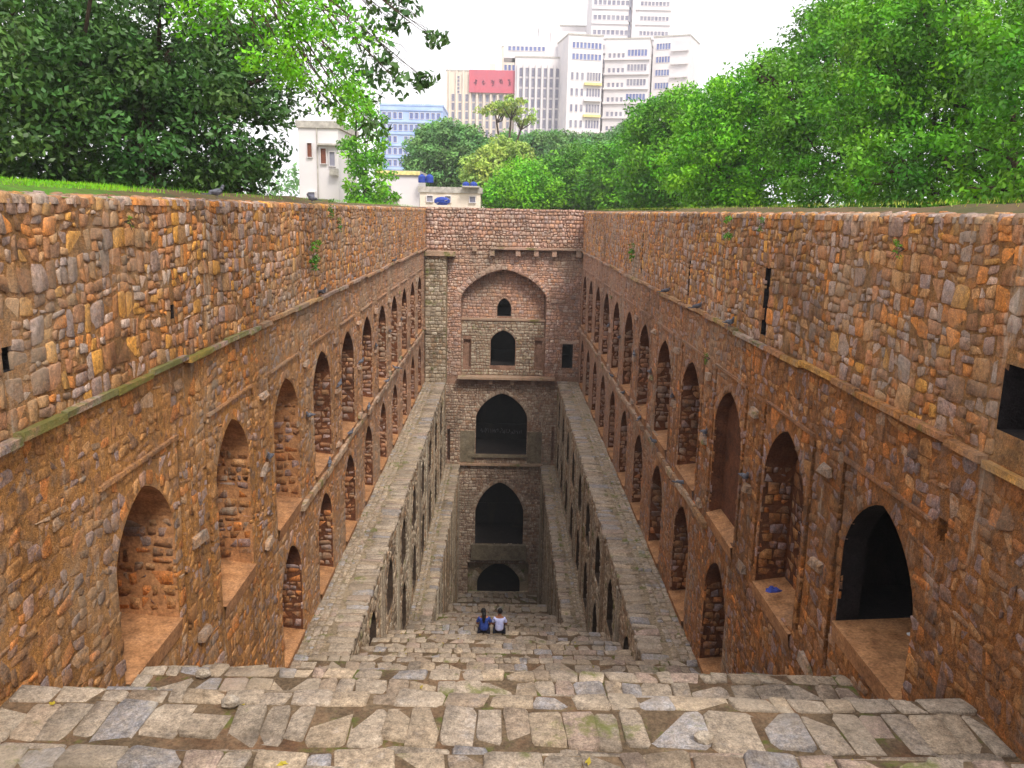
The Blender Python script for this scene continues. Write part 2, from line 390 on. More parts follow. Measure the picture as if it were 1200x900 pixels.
def stones(fr, q, name, mat, parent, pal, relief=(.04, .08), gap=.013, top300=300, lod=1, corner=(.05, .24), inset=.86, smoothstuff=False, region=True, label=None, rest='rubble_fill'):
    """all quads -> stones; the ones that show largest become objects, the others one 'stuff' part"""
    n = len(q)
    if n == 0: return
    c = q.mean(1, keepdims=True); d = q-c; L = np.linalg.norm(d, axis=2, keepdims=True)
    q = c+d*np.maximum(.3, 1-gap*1.5/np.maximum(L, .02))
    P = []
    for k in range(4):
        a, b = q[:, k], q[:, (k+1) % 4]
        t = rng.uniform(*corner, (n, 1)); s = rng.uniform(*corner, (n, 1))
        P += [a+(b-a)*t, a+(b-a)*(1-s)]
    P = np.stack(P, 1)+rng.uniform(-.008, .008, (n, 8, 2)); c = P.mean(1, keepdims=True)
    h = rng.uniform(*relief, (n, 1)); tilt = rng.uniform(-.35, .35, (n, 1, 2))
    rings = []
    def ring(scale, hh, tl):
        p = c+(P-c)*scale
        nn = hh+tl*((p-c)*tilt).sum(2)*.35
        rings.append(fr.p(p[..., 0], p[..., 1], nn))
    ring(1.04, np.full((n, 1), -.04), 0)
    if lod: ring(1.0, h*.55, .5)
    ring((inset+rng.uniform(-.05, .05, (n, 8, 1))), h*rng.uniform(.92, 1.08, (n, 8)), 1)
    R = len(rings); V = np.stack(rings, 1)                       # n,R,8,3
    ctr = V.mean(2)[:, -1]; px, py, z = project(V[:, -1])
    area = (px.max(1)-px.min(1))*(py.max(1)-py.min(1))
    vis = (z.min(1) > .5) & (px.max(1) > 0) & (px.min(1) < 1200) & (py.max(1) > 0) & (py.min(1) < 900)
    area = np.where(vis, area, 0)
    if region:
        ph = .5+.5*np.sin(ctr[:, 1]*.45+ctr[:, 0])*np.sin(ctr[:, 2]*.9+1.3+ctr[:, 1]*.21)+.25*np.sin(ctr[:, 1]*1.7)
        T = colours(pal, n, ph)
    else: T = colours(pal, n)
    if pal == 'up': T = T*np.array([1.0, .92, .86])*rng.uniform(.72, 1.18, (n, 1))
    if pal == 'low': T = T*np.array([1.06, .98, .92])*rng.uniform(.75, 1.25, (n, 1))
    if pal == 'step': T = T*.86*rng.uniform(.82, 1.12, (n, 1))
    loops = []; sizes = []
    for r in range(R-1):
        for k in range(8): loops += [r*8+k, r*8+(k+1) % 8, (r+1)*8+(k+1) % 8, (r+1)*8+k]; sizes.append(4)
    loops += [(R-1)*8+k for k in range(8)]; sizes.append(8)
    flip = np.dot(np.cross(fr.U, fr.V), fr.N) < 0
    loops = np.array(loops)
    if flip:
        st = np.concatenate([[0], np.cumsum(sizes)]); loops = np.concatenate([loops[st[i]:st[i+1]][::-1] for i in range(len(sizes))])
    F = len(sizes); order = np.argsort(-area); big = [i for i in order[:top300] if area[i] > 45]
    bs = set(big)
    for i in big:
        o = ctr[i]
        me = np_mesh(name, V[i].reshape(-1, 3)-o, loops, sizes, np.tile(T[i], (F, 1)))
        ob = link(name, me, parent, mat); ob.location = o
        if label: ob['label'] = label
    rest_i = np.array([i for i in range(n) if i not in bs], int)
    if len(rest_i):
        m = len(rest_i); VV = V[rest_i].reshape(-1, 3)
        LL = (loops[None]+(np.arange(m)*R*8)[:, None]).ravel()
        me = np_mesh(rest, VV, LL, np.tile(sizes, m), np.repeat(T[rest_i], F, 0))
        tag(link(rest, me, parent, mat), kind='stuff')

# ---------------------------------------------------------------- dimensions of the stepwell (metres, eye at z = 0)
WX, L1X, L2X = 5.2, 3.85, 2.88
Z1, Z2, ZF = -11.3, -17.3, -27.3
YE = 55.5; ZS = -2.46
BANDS = [(-5.0, 1.2, -1.62), (4.95, 5.80, -4.2), (7.18, 8.2, -5.2), (10.5, 11.1, -6.65), (18.75, 19.4, -11.25), (20.9, 21.35, -12.1), (22.9, 23.5, -13.0),
         (26.1, 26.8, -14.5), (31.8, 32.6, -17.25), (35.9, 36.5, -18.9), (43.3, 44.4, -22.3), (53.6, 55.9, -27.1)]
STEPS = []
for i, (a, b, z) in enumerate(BANDS):
    if i:
        pb, pz = BANDS[i-1][1], BANDS[i-1][2]; k = max(2, round((pz-z)/.34)); Lh = a-pb
        for j in range(1, k):
            STEPS.append((pb+(j-1)*Lh/k, pb+j*Lh/k, pz-j*(pz-z)/k-.035, False))
        STEPS.append((pb+(k-1)*Lh/k, b, z, True))
    else: STEPS.append((a, b, z, True))
def stair_z(y):
    for a, b, z, _ in STEPS:
        if y < b: return z
    return ZF

# ---------------------------------------------------------------- ground and far terrain
g = MB()
gz = -1.5
for x0, x1, y0, y1 in ((-500, -7.3, -60, 700), (7.3, 500, -60, 700), (-7.3, 7.3, 57, 700), (-7.3, 7.3, -60, -4.9)):
    g.face([(x0, y0, gz), (x1, y0, gz), (x1, y1, gz), (x0, y1, gz)])
tag(g.build('ground', M['ground']), kind='structure')

# ---------------------------------------------------------------- staircase
st = tag(empty('staircase', (0, 0, 0)), 'worn grey stone staircase of uneven slabs descending to the bottom arch', 'staircase')
def half_w(y):
    return WX if y < 19.35 else (L1X if y < 32.5 else L2X)
core = MB()
pz = -1.62
for a, b, z, _ in STEPS:
    hw = half_w((a+b)/2)
    core.face([(-hw, a, z), (hw, a, z), (hw, b, z), (-hw, b, z)])
    core.face([(-hw, a, pz), (hw, a, pz), (hw, a, z), (-hw, a, z)]); pz = z
core.face([(-WX, -4.9, gz), (WX, -4.9, gz), (WX, -4.9, -1.62), (-WX, -4.9, -1.62)])
core.build('step_core', M['earth'], st)
qs = []
fs = Frame((0, 0, 0), (1, 0, 0), (0, 1, 0), (0, 0, 1))
allq = []
for a, b, z, vis in STEPS:
    hw = half_w((a+b)/2)-.02; a2 = max(a, 2.0)
    if b < 3.0: a2 = max(a, -1)
    dep = b-a2; u = -hw
    far = b+.03
    if vis and dep > .9 and b > 3:            # slab row at the back, small rubble at the lip
        lip = .26; rows = [(b-lip, far, .18, .5), (b-lip-.7, b-lip, .24, .46), (b-lip*.5-far*.5+lip*0, far, .2, .55)][:2]
        if dep > 1.3: rows.append((max(a2, b-lip-1.45), b-lip-.72, .3, .7))
    elif dep > 1.3:
        rows = []; v = far
        while v > a2+.2: rows.append((max(a2, v-.6), v, .35, .8)); v -= .6
    elif vis: rows = [(a2 if dep < .75 else b-.7, far, .28, .58)]
    else: rows = [(a2+.02, far, .3, .75)]
    for r0, r1, w0, w1 in rows:
        u = -hw
        while u < hw-.05:
            wd = random.uniform(w0, w1)*(1.5 if random.random() < .12 else 1)
            if u+wd > hw-.15: wd = hw-u
            sk = random.uniform(-.06, .06); e0 = random.choice((0, 0, .03, .08, .16)) if r1-r0 > .4 and vis else random.uniform(0, .04); e1 = random.uniform(-.05, .03)
            allq.append(([(u+sk, r0+e0), (u+wd+sk, r0+e0*.6), (u+wd, r1+e1), (u, r1+e1)], z)); u += wd
zs = np.array([z for _, z in allq]); Q = np.array([q for q, _ in allq])
Q += rng.uniform(-.016, .016, Q.shape)
# per-slab height is folded in by giving every tread its own frame origin
def step_stones():
    class F2(Frame):
        def p(s, u, v, n=0.0): return np.stack([u+0*v, v+0*u, n+zs[:, None]+0*u], -1)
    f2 = F2((0, 0, 0), (1, 0, 0), (0, 1, 0), (0, 0, 1))
    stones(f2, Q, 'step_slab', M['step_stone'], st, 'step', relief=(.006, .03), gap=.007, inset=.955, corner=(.02, .16), region=False, rest='step_rubble')
step_stones()

# ---------------------------------------------------------------- long side walls with two tiers of niches
ROWL = [11.55+3.98*k for k in range(11)]; ROWR = [10.6+3.87*k for k in range(12)]
def arcade(side):
    sg = -1 if side == 'L' else 1
    fr = Frame((sg*WX, 0, 0), (0, 1, 0), (0, 0, 1), (-sg, 0, 0))
    root = empty('side_wall', (sg*WX, 0, ZS))
    root.location = (0, 0, 0)
    tag(root, 'tall left rubble side wall, the brighter orange one, with two tiers of arched niches' if sg < 0 else
        'tall right rubble side wall, the darker one, with a dark slit and two tiers of arched niches', 'wall', 'side walls of the stepwell')
    dz = 0 if sg < 0 else .12
    up = []; lo = []; top = []
    for i, c in enumerate(ROWL if sg < 0 else ROWR):
        sill = -7.45+dz*2 if i else (-6.62 if sg < 0 else -6.05)
        dp = (1.35 if i == 0 else .85) if sg < 0 else (4.5 if i == 0 else (.3 if i == 2 else .6))
        up.append(Hole(c, (.98 if sg < 0 else 1.08) if i < 2 else 1.12, sill, -4.95+dz, -4.03+dz+(.12 if sg > 0 and i < 2 else 0), dp, sillrise=.0 if dp < .5 else .1))
        if c > 17.5: lo.append(Hole(c, .95, -11.1, -9.25+dz*2, -8.32+dz*2, .9, sillrise=.05))
    # slits and putlog holes of the top zone
    if sg < 0: top = [Hole(8.62, .1, -1.76, -1.5, -1.5, 1.2, 'slot', 0), Hole(13.0, .07, -1.76, -1.54, -1.54, .5, 'slot', 0), Hole(18.2, .09, -1.6, -1.3, -1.3, .4, 'slot', 0)]
    else: top = [Hole(7.75, .62, -2.12, -1.42, -1.42, 1.95, 'slot', 0), Hole(16.35, .16, -2.3, -.95, -.95, 1.6, 'slot', 0), Hole(23.3, .09, -2.2, -1.1, -1.1, .5, 'slot', 0), Hole(31.5, .09, -2.2, -.7, -.7, .5, 'slot', 0)]
    # narrow blind grooves of the piers between the niches
    gro = []
    for a, b in zip(up[:-1], up[1:]):
        m = (a.c+b.c)/2
        for s in (-.62, .62): gro.append(Hole(m+s, .075, -7.15+dz, -3.72+dz, -3.72+dz, .13, 'groove', 0))
    if sg > 0: top_small = [Hole(9.12, .1, -3.72, -3.42, -3.42, .4, 'slot', 0)]
    else: top_small = []
    u0, u1 = -4.9, YE
    mb = MB(); sheet(mb, fr, u0, u1, ZS, .05, top)
    mb.build('top_masonry', M['mortar_up'], root)
    for h in top:
        mb = MB(); recess(mb, fr, h); mb.build('slot_recess', M['dark_room'], root)  # slot shade painted with the near-black stone
    mb = MB(); sheet(mb, fr, u0, u1, -7.75, ZS, up+gro+top_small)
    for h in gro+top_small: recess(mb, fr, h)
    sheet(mb, fr, u0, u1, Z1-.3, -7.75, lo)
    mb.build('arcade_masonry', M['mortar_low'] if sg < 0 else M['mortar_red'], root)
    lowmat = M['stone_low'] if sg < 0 else M['stone_red']
    # stones
    q = warp(cells(4, u1, ZS+.02, .04, (.2, .4), (.2, .5), top, None, .0, .34), .03, .03)
    stones(fr, q, 'stone', M['stone_up'], root, 'up', (.0, .022), .013, inset=.92, corner=(.04, .2), rest='upper_rubble')
    keep = lambda u, v: v > stair_z(u)-.7
    q = np.concatenate([warp(cells(4, u1, -7.75, ZS-.1, (.26, .54), (.3, .7), up+gro+top_small, keep, .0, .36), .03, .04),
                        warp(cells(4, u1, Z1-.1, -7.75, (.24, .46), (.26, .6), lo, keep, .0, .36), .03, .03)]+[voussoirs(h) for h in up+lo])
    stones(fr, q, 'block', lowmat, root, 'low', (-.003, .013), .012, inset=.93, rest='lower_rubble')
    # niches
    for h in up+lo:
        passage = sg > 0 and h is up[0]
        if passage:
            mb = MB(); throat(mb, fr, h, .35)
            f6 = Frame(fr.q(0, 0, -.35), fr.U, fr.V, fr.N); sheet(mb, f6, h.c-h.a-.9, h.c+h.a+1.3, h.sill, h.apex+.3, [h])
            a_, b_, c_, d_ = h.c-h.a-.9, h.c+h.a+1.3, h.sill, h.apex+.3
            for (p_, q_), (s_, t_) in (((a_, c_), (b_, c_)), ((b_, c_), (b_, d_)), ((b_, d_), (a_, d_)), ((a_, d_), (a_, c_))): mb.face([f6.q(p_, q_, 0), f6.q(s_, t_, 0), f6.q(s_, t_, -4.5), f6.q(p_, q_, -4.5)])
            mb.face([f6.q(a_, c_, -4.5), f6.q(b_, c_, -4.5), f6.q(b_, d_, -4.5), f6.q(a_, d_, -4.5)])
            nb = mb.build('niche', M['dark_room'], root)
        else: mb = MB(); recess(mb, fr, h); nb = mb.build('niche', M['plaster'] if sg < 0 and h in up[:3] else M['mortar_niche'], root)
        d = h.depth
        mb = MB(); U = (h.c-h.a, h.c+h.a); lipz = h.sill-.12
        # battered sill sloping out to the wall face
        mb.face([fr.q(U[0], h.sill, .06), fr.q(U[1], h.sill, .06), fr.q(U[1], h.sill+.1, -min(d, 1.6)), fr.q(U[0], h.sill+.1, -min(d, 1.6))])
        mb.face([fr.q(U[0], lipz-.18, .02), fr.q(U[1], lipz-.18, .02), fr.q(U[1], h.sill, .06), fr.q(U[0], h.sill, .06)])
        mb.build('sill', M['plaster'], nb)
        if d > .5 and not passage:
            d = min(d, 2.2)
            f3 = Frame(fr.q(h.c+h.a, 0, 0), -fr.N, fr.V, (0, -1, 0))
            q3 = warp(cells(.03, d-.03, h.sill+.12, h.spring+.05, (.14, .26), (.2, .45)), .02, .02)
            stones(f3, q3, 'stone', M['stone_red'], nb, 'low', (-.004, .012), .009, top300=0, lod=0, region=False, inset=.94, corner=(.04, .18), rest='jamb_rubble')
            f4 = Frame(fr.q(0, 0, -h.depth), fr.U, fr.V, fr.N)
            if h in lo or sg > 0:
                q4 = warp(cells(h.c-h.a+.02, h.c+h.a-.02, h.sill+.12, h.spring+.2, (.16, .3), (.2, .45)), .02, .02)
                stones(f4, q4, 'stone', M['stone_red'], nb, 'low', (-.004, .012), .009, top300=0, lod=0, region=False, inset=.94, corner=(.04, .18), rest='back_rubble')
    # drip stone line over the niches, string course and mid ledge, slab by slab
    def course(name, z, thick, out, l0, l1, ua, ub, skip=0.0, mat='trim', pal='step', droop=.01):
        u = ua
        while u < ub-.1:
            l = min(random.uniform(l0, l1), ub-u)
            if random.random() >= skip:
                o = out*random.uniform(.8, 1.15); zz = z+random.uniform(-droop, droop)+.025*math.sin(u*.7)+.015*math.sin(u*2.1+1); mb = MB()
                X0, X1 = sorted((sg*(WX+.05), sg*(WX-o)))
                mb.box(X0, X1, u+.01, u+l-.01, zz-thick, zz, .012, .97)
                c = np.array(lin(random.choice([a for a, _ in PAL[pal]])))*random.uniform(.8, 1.05)
                mb.build(name, M['trim_moss'] if name == 'string_slab' and u < 17 and sg < 0 else M[mat], root, c)
            u += l
    course('string_slab', ZS+.03, .085, .12, .7, 1.5, 4, YE, pal='up')
    for h in up:
        mb = MB(); X0, X1 = sorted((sg*(WX+.03), sg*(WX-.05)))
        mb.box(X0, X1, h.c-1.3, h.c+1.3, -3.66+dz, -3.6+dz, .012)
        mb.build('drip_stone', lowmat, root, lin((150, 110, 84)))
    for h in up[1:]:
        pass
    course('ledge_slab', -7.62+dz, .16, .12, .5, 1.0, 20.5 if sg < 0 else 19.5, YE, .12, pal='grey', droop=.04)
    for h in up[:-1]:        # capitals on the piers
        m = h.c+1.95
        for zz in (-3.95+dz, -5.55+dz, -7.3+dz):
            if random.random() < .12: continue
            mb = MB(); X0, X1 = sorted((sg*(WX+.03), sg*(WX-.13)))
            mb.box(X0+.03, X1-.03, m-random.uniform(.14, .3), m+random.uniform(.14, .3), zz-random.uniform(.1, .2), zz, .03, .85); mb.build('capital', M['trim'], root, lin((168, 158, 150)))
    # coping: a crest of thin upright stones and a mud cap behind them
    mb = MB(); N = 120; ys = np.linspace(-4.9, 57, N)
    prof = [(0, .05), (.35, .10), (.75, .2), (1.1, .27), (1.7, .28), (2.05, -1.55)]
    P = []
    for y in ys:
        k = 1+.08*math.sin(y*.31)+.05*math.sin(y*1.3); k *= (1.0 if sg < 0 else .85)*(1.0 if y < 30 else .8)
        P.append([(sg*(WX+x), y, z*(k if 0 < i < 5 else 1)+(random.uniform(-.012, .012) if 0 < i < 5 else 0)) for i, (x, z) in enumerate(prof)])
    b = len(mb.v)
    for r in P: mb.v += r
    m = len(prof)
    for i in range(N-1):
        for k in range(m-1): mb.f.append((i*m+k, i*m+k+1, (i+1)*m+k+1, (i+1)*m+k))
    mb.build('mud_coping', M['cap'], root)
    fc = Frame((sg*WX, 0, .02), (0, 1, 0), (sg, 0, .1), (0, 0, 1))
    q = warp(cells(4, YE, -.03, .34, (.2, .3), (.12, .3)), .01, .02)
    stones(fc, q, 'coping_stone', M['stone_up'], root, 'up', (.03, .07), .012, top300=200, region=False, rest='coping_rubble')
    return root, fr, up, lo
WL = arcade('L'); WR = arcade('R')

# ---------------------------------------------------------------- terraces: upper and lower ledge with the walls under them
def terrace(sg, XO, XI, zt, zb, y0, holes, labels, grp, nm, matm, pal):
    root = tag(empty(nm), labels, 'terrace', grp)
    fr = Frame((sg*XI, 0, 0), (0, 1, 0), (0, 0, 1), (-sg, 0, 0))
    mb = MB(); r1 = sorted(set(h.kind for h in holes))
    mb.face([(sg*XO, y0, zt), (sg*XI, y0, zt), (sg*XI, YE, zt), (sg*XO, YE, zt)])
    mb.face([(sg*XO, y0, zt), (sg*XI, y0, zt), (sg*XI, y0, zb), (sg*XO, y0, zb)])
    regs = sorted(set((h.reg) for h in holes), reverse=True)
    for v1, v0 in regs: sheet(mb, fr, y0, YE, v0, v1, [h for h in holes if h.reg == (v1, v0)])
    mb.build('terrace_core', M['mortar_grey'], root)
    for h in holes:
        m2 = MB(); recess(m2, fr, h); m2.build('niche', M['mortar_shade'], root)
    pit = 3.98 if sg < 0 else 3.87; u = y0+.6
    cs = sorted(h.c for h in holes if h.reg == regs[0]); gap_ = (cs[1]-cs[0])/2
    for c in cs:
        for off in ((gap_-.22), (gap_+.22)):
            u = c+off
            if u > YE-.3: continue
            z1_ = max(zb, stair_z(u)-.4); X0, X1 = sorted((sg*(XI+.02), sg*(XI-.07)))
            if zt-.5 > z1_: MB().box(X0, X1, u-.1, u+.1, z1_, zt-.3, .012).build('pilaster', matm, root, lin(random.choice([a for a, _ in PAL['grey']])))
    keep = lambda u, v: v > stair_z(u)-.8
    q = []
    for v1, v0 in regs: q.append(warp(cells(y0+.02, YE, v0, v1-.02, (.16, .34), (.18, .42), [h for h in holes if h.reg == (v1, v0)], keep, .12), .03, .025))
    q += [voussoirs(h, .2, 11) for h in holes if h.apex > h.spring]
    stones(fr, np.concatenate(q), 'stone', matm, root, pal, (.01, .04), .012, inset=.9, rest='terrace_rubble')
    # paving: long edge slabs laid across the lip, rubble against the wall
    fp = Frame((sg*XI, 0, zt), (0, 1, 0), (sg, 0, 0), (0, 0, 1))
    wdt = XO-XI; e = .62 if wdt > 1.2 else .45
    q = cells(y0, YE-.05, -.06, e, (e+.06, e+.06), (.16, .4), split=0); q[:, 2:, 1] += rng.uniform(-.14, .12, (len(q), 1)); q[:, :2, 1] += rng.uniform(-.05, .03, (len(q), 1))
    stones(fp, q+rng.uniform(-.012, .012, q.shape), 'edge_slab', M['step_stone'], root, 'step', (.015, .045), .009, inset=.94, corner=(.02, .14), region=False, rest='edge_rubble')
    q = warp(cells(y0, YE-.05, e+.1, wdt, (.15, .28), (.15, .36)), .02, .03)
    stones(fp, q, 'paving_stone', M['step_stone'], root, 'step', (.0, .03), .02, top300=200, region=False, rest='paving_rubble')
    return root
def reg_holes(y0, c0, pitch, specs):
    out = []
    for (v1, v0, a, sill, spring, apex, off, dp) in specs:
        c = c0+off
        while c+a < YE-.2:
            if c-a > y0+.2:
                h = Hole(c, a, sill, spring, apex, dp, sillrise=0); h.reg = (v1, v0); out.append(h)
            c += pitch
    return out
for sg in (-1, 1):
    c0 = (ROWL if sg < 0 else ROWR)[0]; pt = 3.98 if sg < 0 else 3.87
    sd_ = 'left' if sg < 0 else 'right'
    hs1 = reg_holes(19.0, c0, pt, [(Z1, -14.3, .76, -14.0, -12.9, -12.15, 0, .9), (-14.3, Z2, .76, -17.0, -15.7, -14.95, 0, .9), ])
    terrace(sg, WX, L1X, Z1, Z2, 18.8, hs1, f'upper {sd_} walkway ledge of grey slabs with the niched rubble wall below it', 'upper walkway ledges', 'walkway_terrace', M['stone_grey'], 'grey')
    hs2 = reg_holes(32.3, c0, pt/2, [(Z2, -22, .42, -21.7, -18.6, -18.1, 0, .7), (-22, ZF-.4, .42, -27.2, -22.9, -22.5, 0, .7)])
    terrace(sg, L1X, L2X, Z2, ZF-.4, 31.9, hs2, f'lower {sd_} walkway ledge, nearer the bottom, over a ribbed wall with narrow recesses', 'lower walkway ledges', 'lower_walkway_terrace', M['stone_grey'], 'grey')

# ---------------------------------------------------------------- end wall
ew = tag(empty('end_wall'), 'four storey stone wall closing the stepwell, with stacked dark pointed arches', 'wall')
fe = Frame((0, YE, 0), (1, 0, 0), (0, 0, 1), (0, -1, 0))
top_h = Hole(.03, 2.86, -11.0, -5.75, -3.78, .9)
rdoor = Hole(4.42, .36, -10.35, -8.72, -8.72, 1.5)
a3 = Hole(.03, 1.77, -16.55, -14.0, -12.22, .8); a2 = Hole(-.0, 1.7, -23.2, -20.85, -18.6, .8)
slL = Hole(-3.62, .1, -17.1, -14.8, -14.8, .5); slR = Hole(3.62, .1, -17.1, -14.8, -14.8, .5)
fb = Hole(0, 2.2, -28.2, -24.72, -24.72, .7)
putl = [Hole(x, .09, z-.1, z+.1, z+.1, .4) for x, z in ((-3.35, -4.25), (3.4, -4.3), (-3.3, -9.0))]
mb = MB()
sheet(mb, fe, -WX, WX, -2.6, .2, []); sheet(mb, fe, -WX, WX, -11.0, -2.6, [top_h, rdoor]); sheet(mb, fe, -WX, WX, Z1, -11.0, [])
sheet(mb, fe, -L1X, L1X, Z2, Z1, [slL, a3, slR]); sheet(mb, fe, -L2X, L2X, -24.3, Z2, [a2]); sheet(mb, fe, -L2X, L2X, -28.2, -24.3, [fb])
for h in (slL, slR): recess(mb, fe, h)
throat(mb, fe, fb, .5)
mb.face([(-WX, YE, .2), (WX, YE, .2), (WX, YE+1.4, .2), (-WX, YE+1.4, .2)]); mb.face([(-WX-1.5, YE+1.4, .2), (WX+1.5, YE+1.4, .2), (WX+1.5, YE+1.4, -1.6), (-WX-1.5, YE+1.4, -1.6)])
mb.build('masonry', M['mortar_end'], ew)
q = warp(cells(-WX, WX, -2.5, .2, (.17, .3), (.18, .36)), .02, .03)
stones(fe, q, 'stone', M['stone_end'], ew, 'end', (.05, .11), .02, top300=120, inset=.72, rest='top_rubble')
q = np.concatenate([warp(cells(-WX, WX, -11.0, -2.6, (.16, .3), (.18, .4), [top_h, rdoor], None, 0, .3), .02, .02), voussoirs(top_h, .42, 25)])
stones(fe, q, 'block', M['stone_end'], ew, 'end', (.02, .05), .015, top300=120, rest='upper_storey_rubble')
q = np.concatenate([warp(cells(-L1X, L1X, Z2+.05, Z1-.3, (.16, .3), (.18, .4), [slL, a3, slR], None, 0, .3), .02, .02), voussoirs(a3, .3, 19),
                    warp(cells(-L2X, L2X, -24.3, Z2-.05, (.16, .3), (.18, .4), [a2], None, 0, .3), .02, .02), voussoirs(a2, .3, 19),
                    warp(cells(-L2X, L2X, -28, -24.3, (.16, .3), (.18, .4), [fb], None, 0), .02, .02)])
stones(fe, q, 'block', M['stone_end'], ew, 'grey', (.02, .05), .015, top300=120, region=False, rest='lower_storey_rubble')
# recessed bay under the great arch
bay = MB(); throat(bay, fe, top_h, .9); bb = bay.build('arched_bay', M['mortar_end'], ew)
fbk = Frame((0, YE+.9, 0), (1, 0, 0), (0, 0, 1), (0, -1, 0))
win = Hole(.06, .47, -7.0, -6.4, -5.78, .5); door = Hole(.03, .84, -10.32, -8.65, -7.9, .8)
nl_ = Hole(-2.42, .25, -10.42, -8.55, -8.55, .22); nr_ = Hole(2.46, .25, -10.42, -8.55, -8.55, .22)
mb = MB(); sheet(mb, fbk, -3.0, 3.0, -7.2, -3.6, [win]); fbl = Frame((0, YE+.28, 0), (1, 0, 0), (0, 0, 1), (0, -1, 0)); sheet(mb, fbl, -2.85, 2.9, -11.05, -7.2, [nl_, door, nr_])
mb.face([(-2.85, YE+.28, -7.2), (2.9, YE+.28, -7.2), (2.9, YE+.95, -7.2), (-2.85, YE+.95, -7.2)])
for h in (nl_, nr_): recess(mb, fbl, h)
mb.build('bay_back', M['mortar_end'], bb)
clip = lambda u, v: abs(u) < 2.8 and v < top_h.top(u)+.0
q = np.concatenate([warp(cells(-2.8, 2.8, -7.2, -3.7, (.16, .28), (.18, .36), [win], clip, .15), .02, .02), voussoirs(win, .14, 9)])
stones(fbk, q, 'stone', M['stone_end'], bb, 'end', (.02, .04), .015, top300=60, rest='tympanum_rubble')
q = np.concatenate([warp(cells(-2.8, 2.8, -11, -7.3, (.16, .28), (.18, .4), [nl_, door, nr_], None, .15), .02, .02), voussoirs(door, .2, 11)])
stones(fbl, q, 'block', M['stone_grey'], bb, 'grey', (.02, .04), .015, top300=60, region=False, rest='bay_rubble')
mb = MB().box(-2.84, 2.86, YE+.18, YE+.9, -7.24, -7.14, .01); mb.build('string_slab', M['trim'], bb, lin((150, 134, 118)))
for h, nm, d in ((win, 'window_opening', 5), (door, 'doorway', 6)):
    y_ = YE+.9 if h is win else YE+.28
    mb = MB(); throat(mb, fbk if h is win else fbl, h, h.depth); room(mb, h.c-h.a-1.2, h.c+h.a+1.2, h.sill-.02, h.apex+.3, y_+h.depth, d)
    # wall around the inner mouth
    f5 = Frame((0, y_+h.depth, 0), (1, 0, 0), (0, 0, 1), (0, -1, 0)); sheet(mb, f5, h.c-h.a-1.2, h.c+h.a+1.2, h.sill-.02, h.apex+.3, [h], 0)
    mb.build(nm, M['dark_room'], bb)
for h, nm, d in ((rdoor, 'doorway', 4), (a3, 'arched_opening', 7), (a2, 'arched_opening', 7)):
    mb = MB(); throat(mb, fe, h, h.depth); mx = .9 if h is rdoor else 1.0
    if h is rdoor: x0, x1 = h.c-h.a-.3, h.c+h.a+.3
    else: x0, x1 = h.c-h.a-1.0, h.c+h.a+1.0
    f5 = Frame((0, YE+h.depth, 0), (1, 0, 0), (0, 0, 1), (0, -1, 0)); sheet(mb, f5, x0, x1, h.sill-.02, h.apex+.25, [h], 0)
    room(mb, x0, x1, h.sill-.02, h.apex+.25, YE+h.depth, d)
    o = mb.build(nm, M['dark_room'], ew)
    if h is not rdoor:
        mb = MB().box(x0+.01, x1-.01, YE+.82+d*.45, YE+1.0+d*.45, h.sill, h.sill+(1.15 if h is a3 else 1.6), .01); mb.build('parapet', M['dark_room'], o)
# chalk graffiti scrawled across the parapet inside the third arch (illegible strokes)
mb = MB(); yy = YE+.8+7*.45-.0
for k in range(26):
    x = -1.5+k*.118; z = -15.95+random.uniform(-.05, .05); pts = [(x+random.uniform(-.05, .08), yy, z+random.uniform(-.2, .2)) for _ in range(4)]
    mb.tube(pts, [.012]*4, 4)
mb.build('graffiti', plain('chalk', (150, 146, 150), .9), ew)
# lowest arch inside its rectangular frame
a1 = Hole(.03, 1.55, -27.1, -26.35, -24.85, .5); f1 = Frame((0, YE+.5, 0), (1, 0, 0), (0, 0, 1), (0, -1, 0))
mb = MB(); sheet(mb, f1, -2.25, 2.25, -28.2, -24.68, [a1]); mb.build('frame_back', M['mortar_grey'], ew)
mb = MB(); throat(mb, f1, a1, .5); f5 = Frame((0, YE+1.0, 0), (1, 0, 0), (0, 0, 1), (0, -1, 0)); sheet(mb, f5, -2.4, 2.4, -27.12, -24.5, [a1]); room(mb, -2.4, 2.4, -27.12, -24.5, YE+1.0, 9)
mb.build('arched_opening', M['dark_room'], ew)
stones(f1, voussoirs(a1, .5, 17), 'voussoir', M['stone_grey'], ew, 'grey', (.04, .08), .015, region=False)
# sills, platforms, chajja with brackets, buttress
def slab(name, x0, x1, y0, y1, z0, z1, mat='trim', tint=(150, 136, 122), parent=ew, j=.012, label=None):
    o = MB().box(x0, x1, y0, y1, z0, z1, j).build(name, M[mat], parent, lin(tint))
    if label: o['label'] = label
    return o
slab('platform_slab', -3.0, 3.6, YE-.75, YE+.1, -11.12, -10.98, tint=(160, 144, 122))
for x in (-.75, .7, 2.1): slab('bracket', x-.12, x+.12, YE-.5, YE, -11.5, -11.13, tint=(140, 122, 110))
slab('arch_sill', -1.95, 2.0, YE-.2, YE+.1, -16.75, -16.56, 'grey_plaster'); slab('storey_ledge', -2.9, 2.95, YE-.3, YE, -17.34, -17.2, tint=(150, 136, 116))
for x0, x1 in ((-2.8, -1.8), (1.84, 2.85)): slab('plaster_panel', x0, x1, YE-.07, YE, -17.15, -14.9, 'grey_plaster', (150, 150, 146))
slab('arch_sill', -1.95, 1.95, YE-.35, YE, -24.3, -23.2, 'grey_plaster', j=.02)
x = -.92
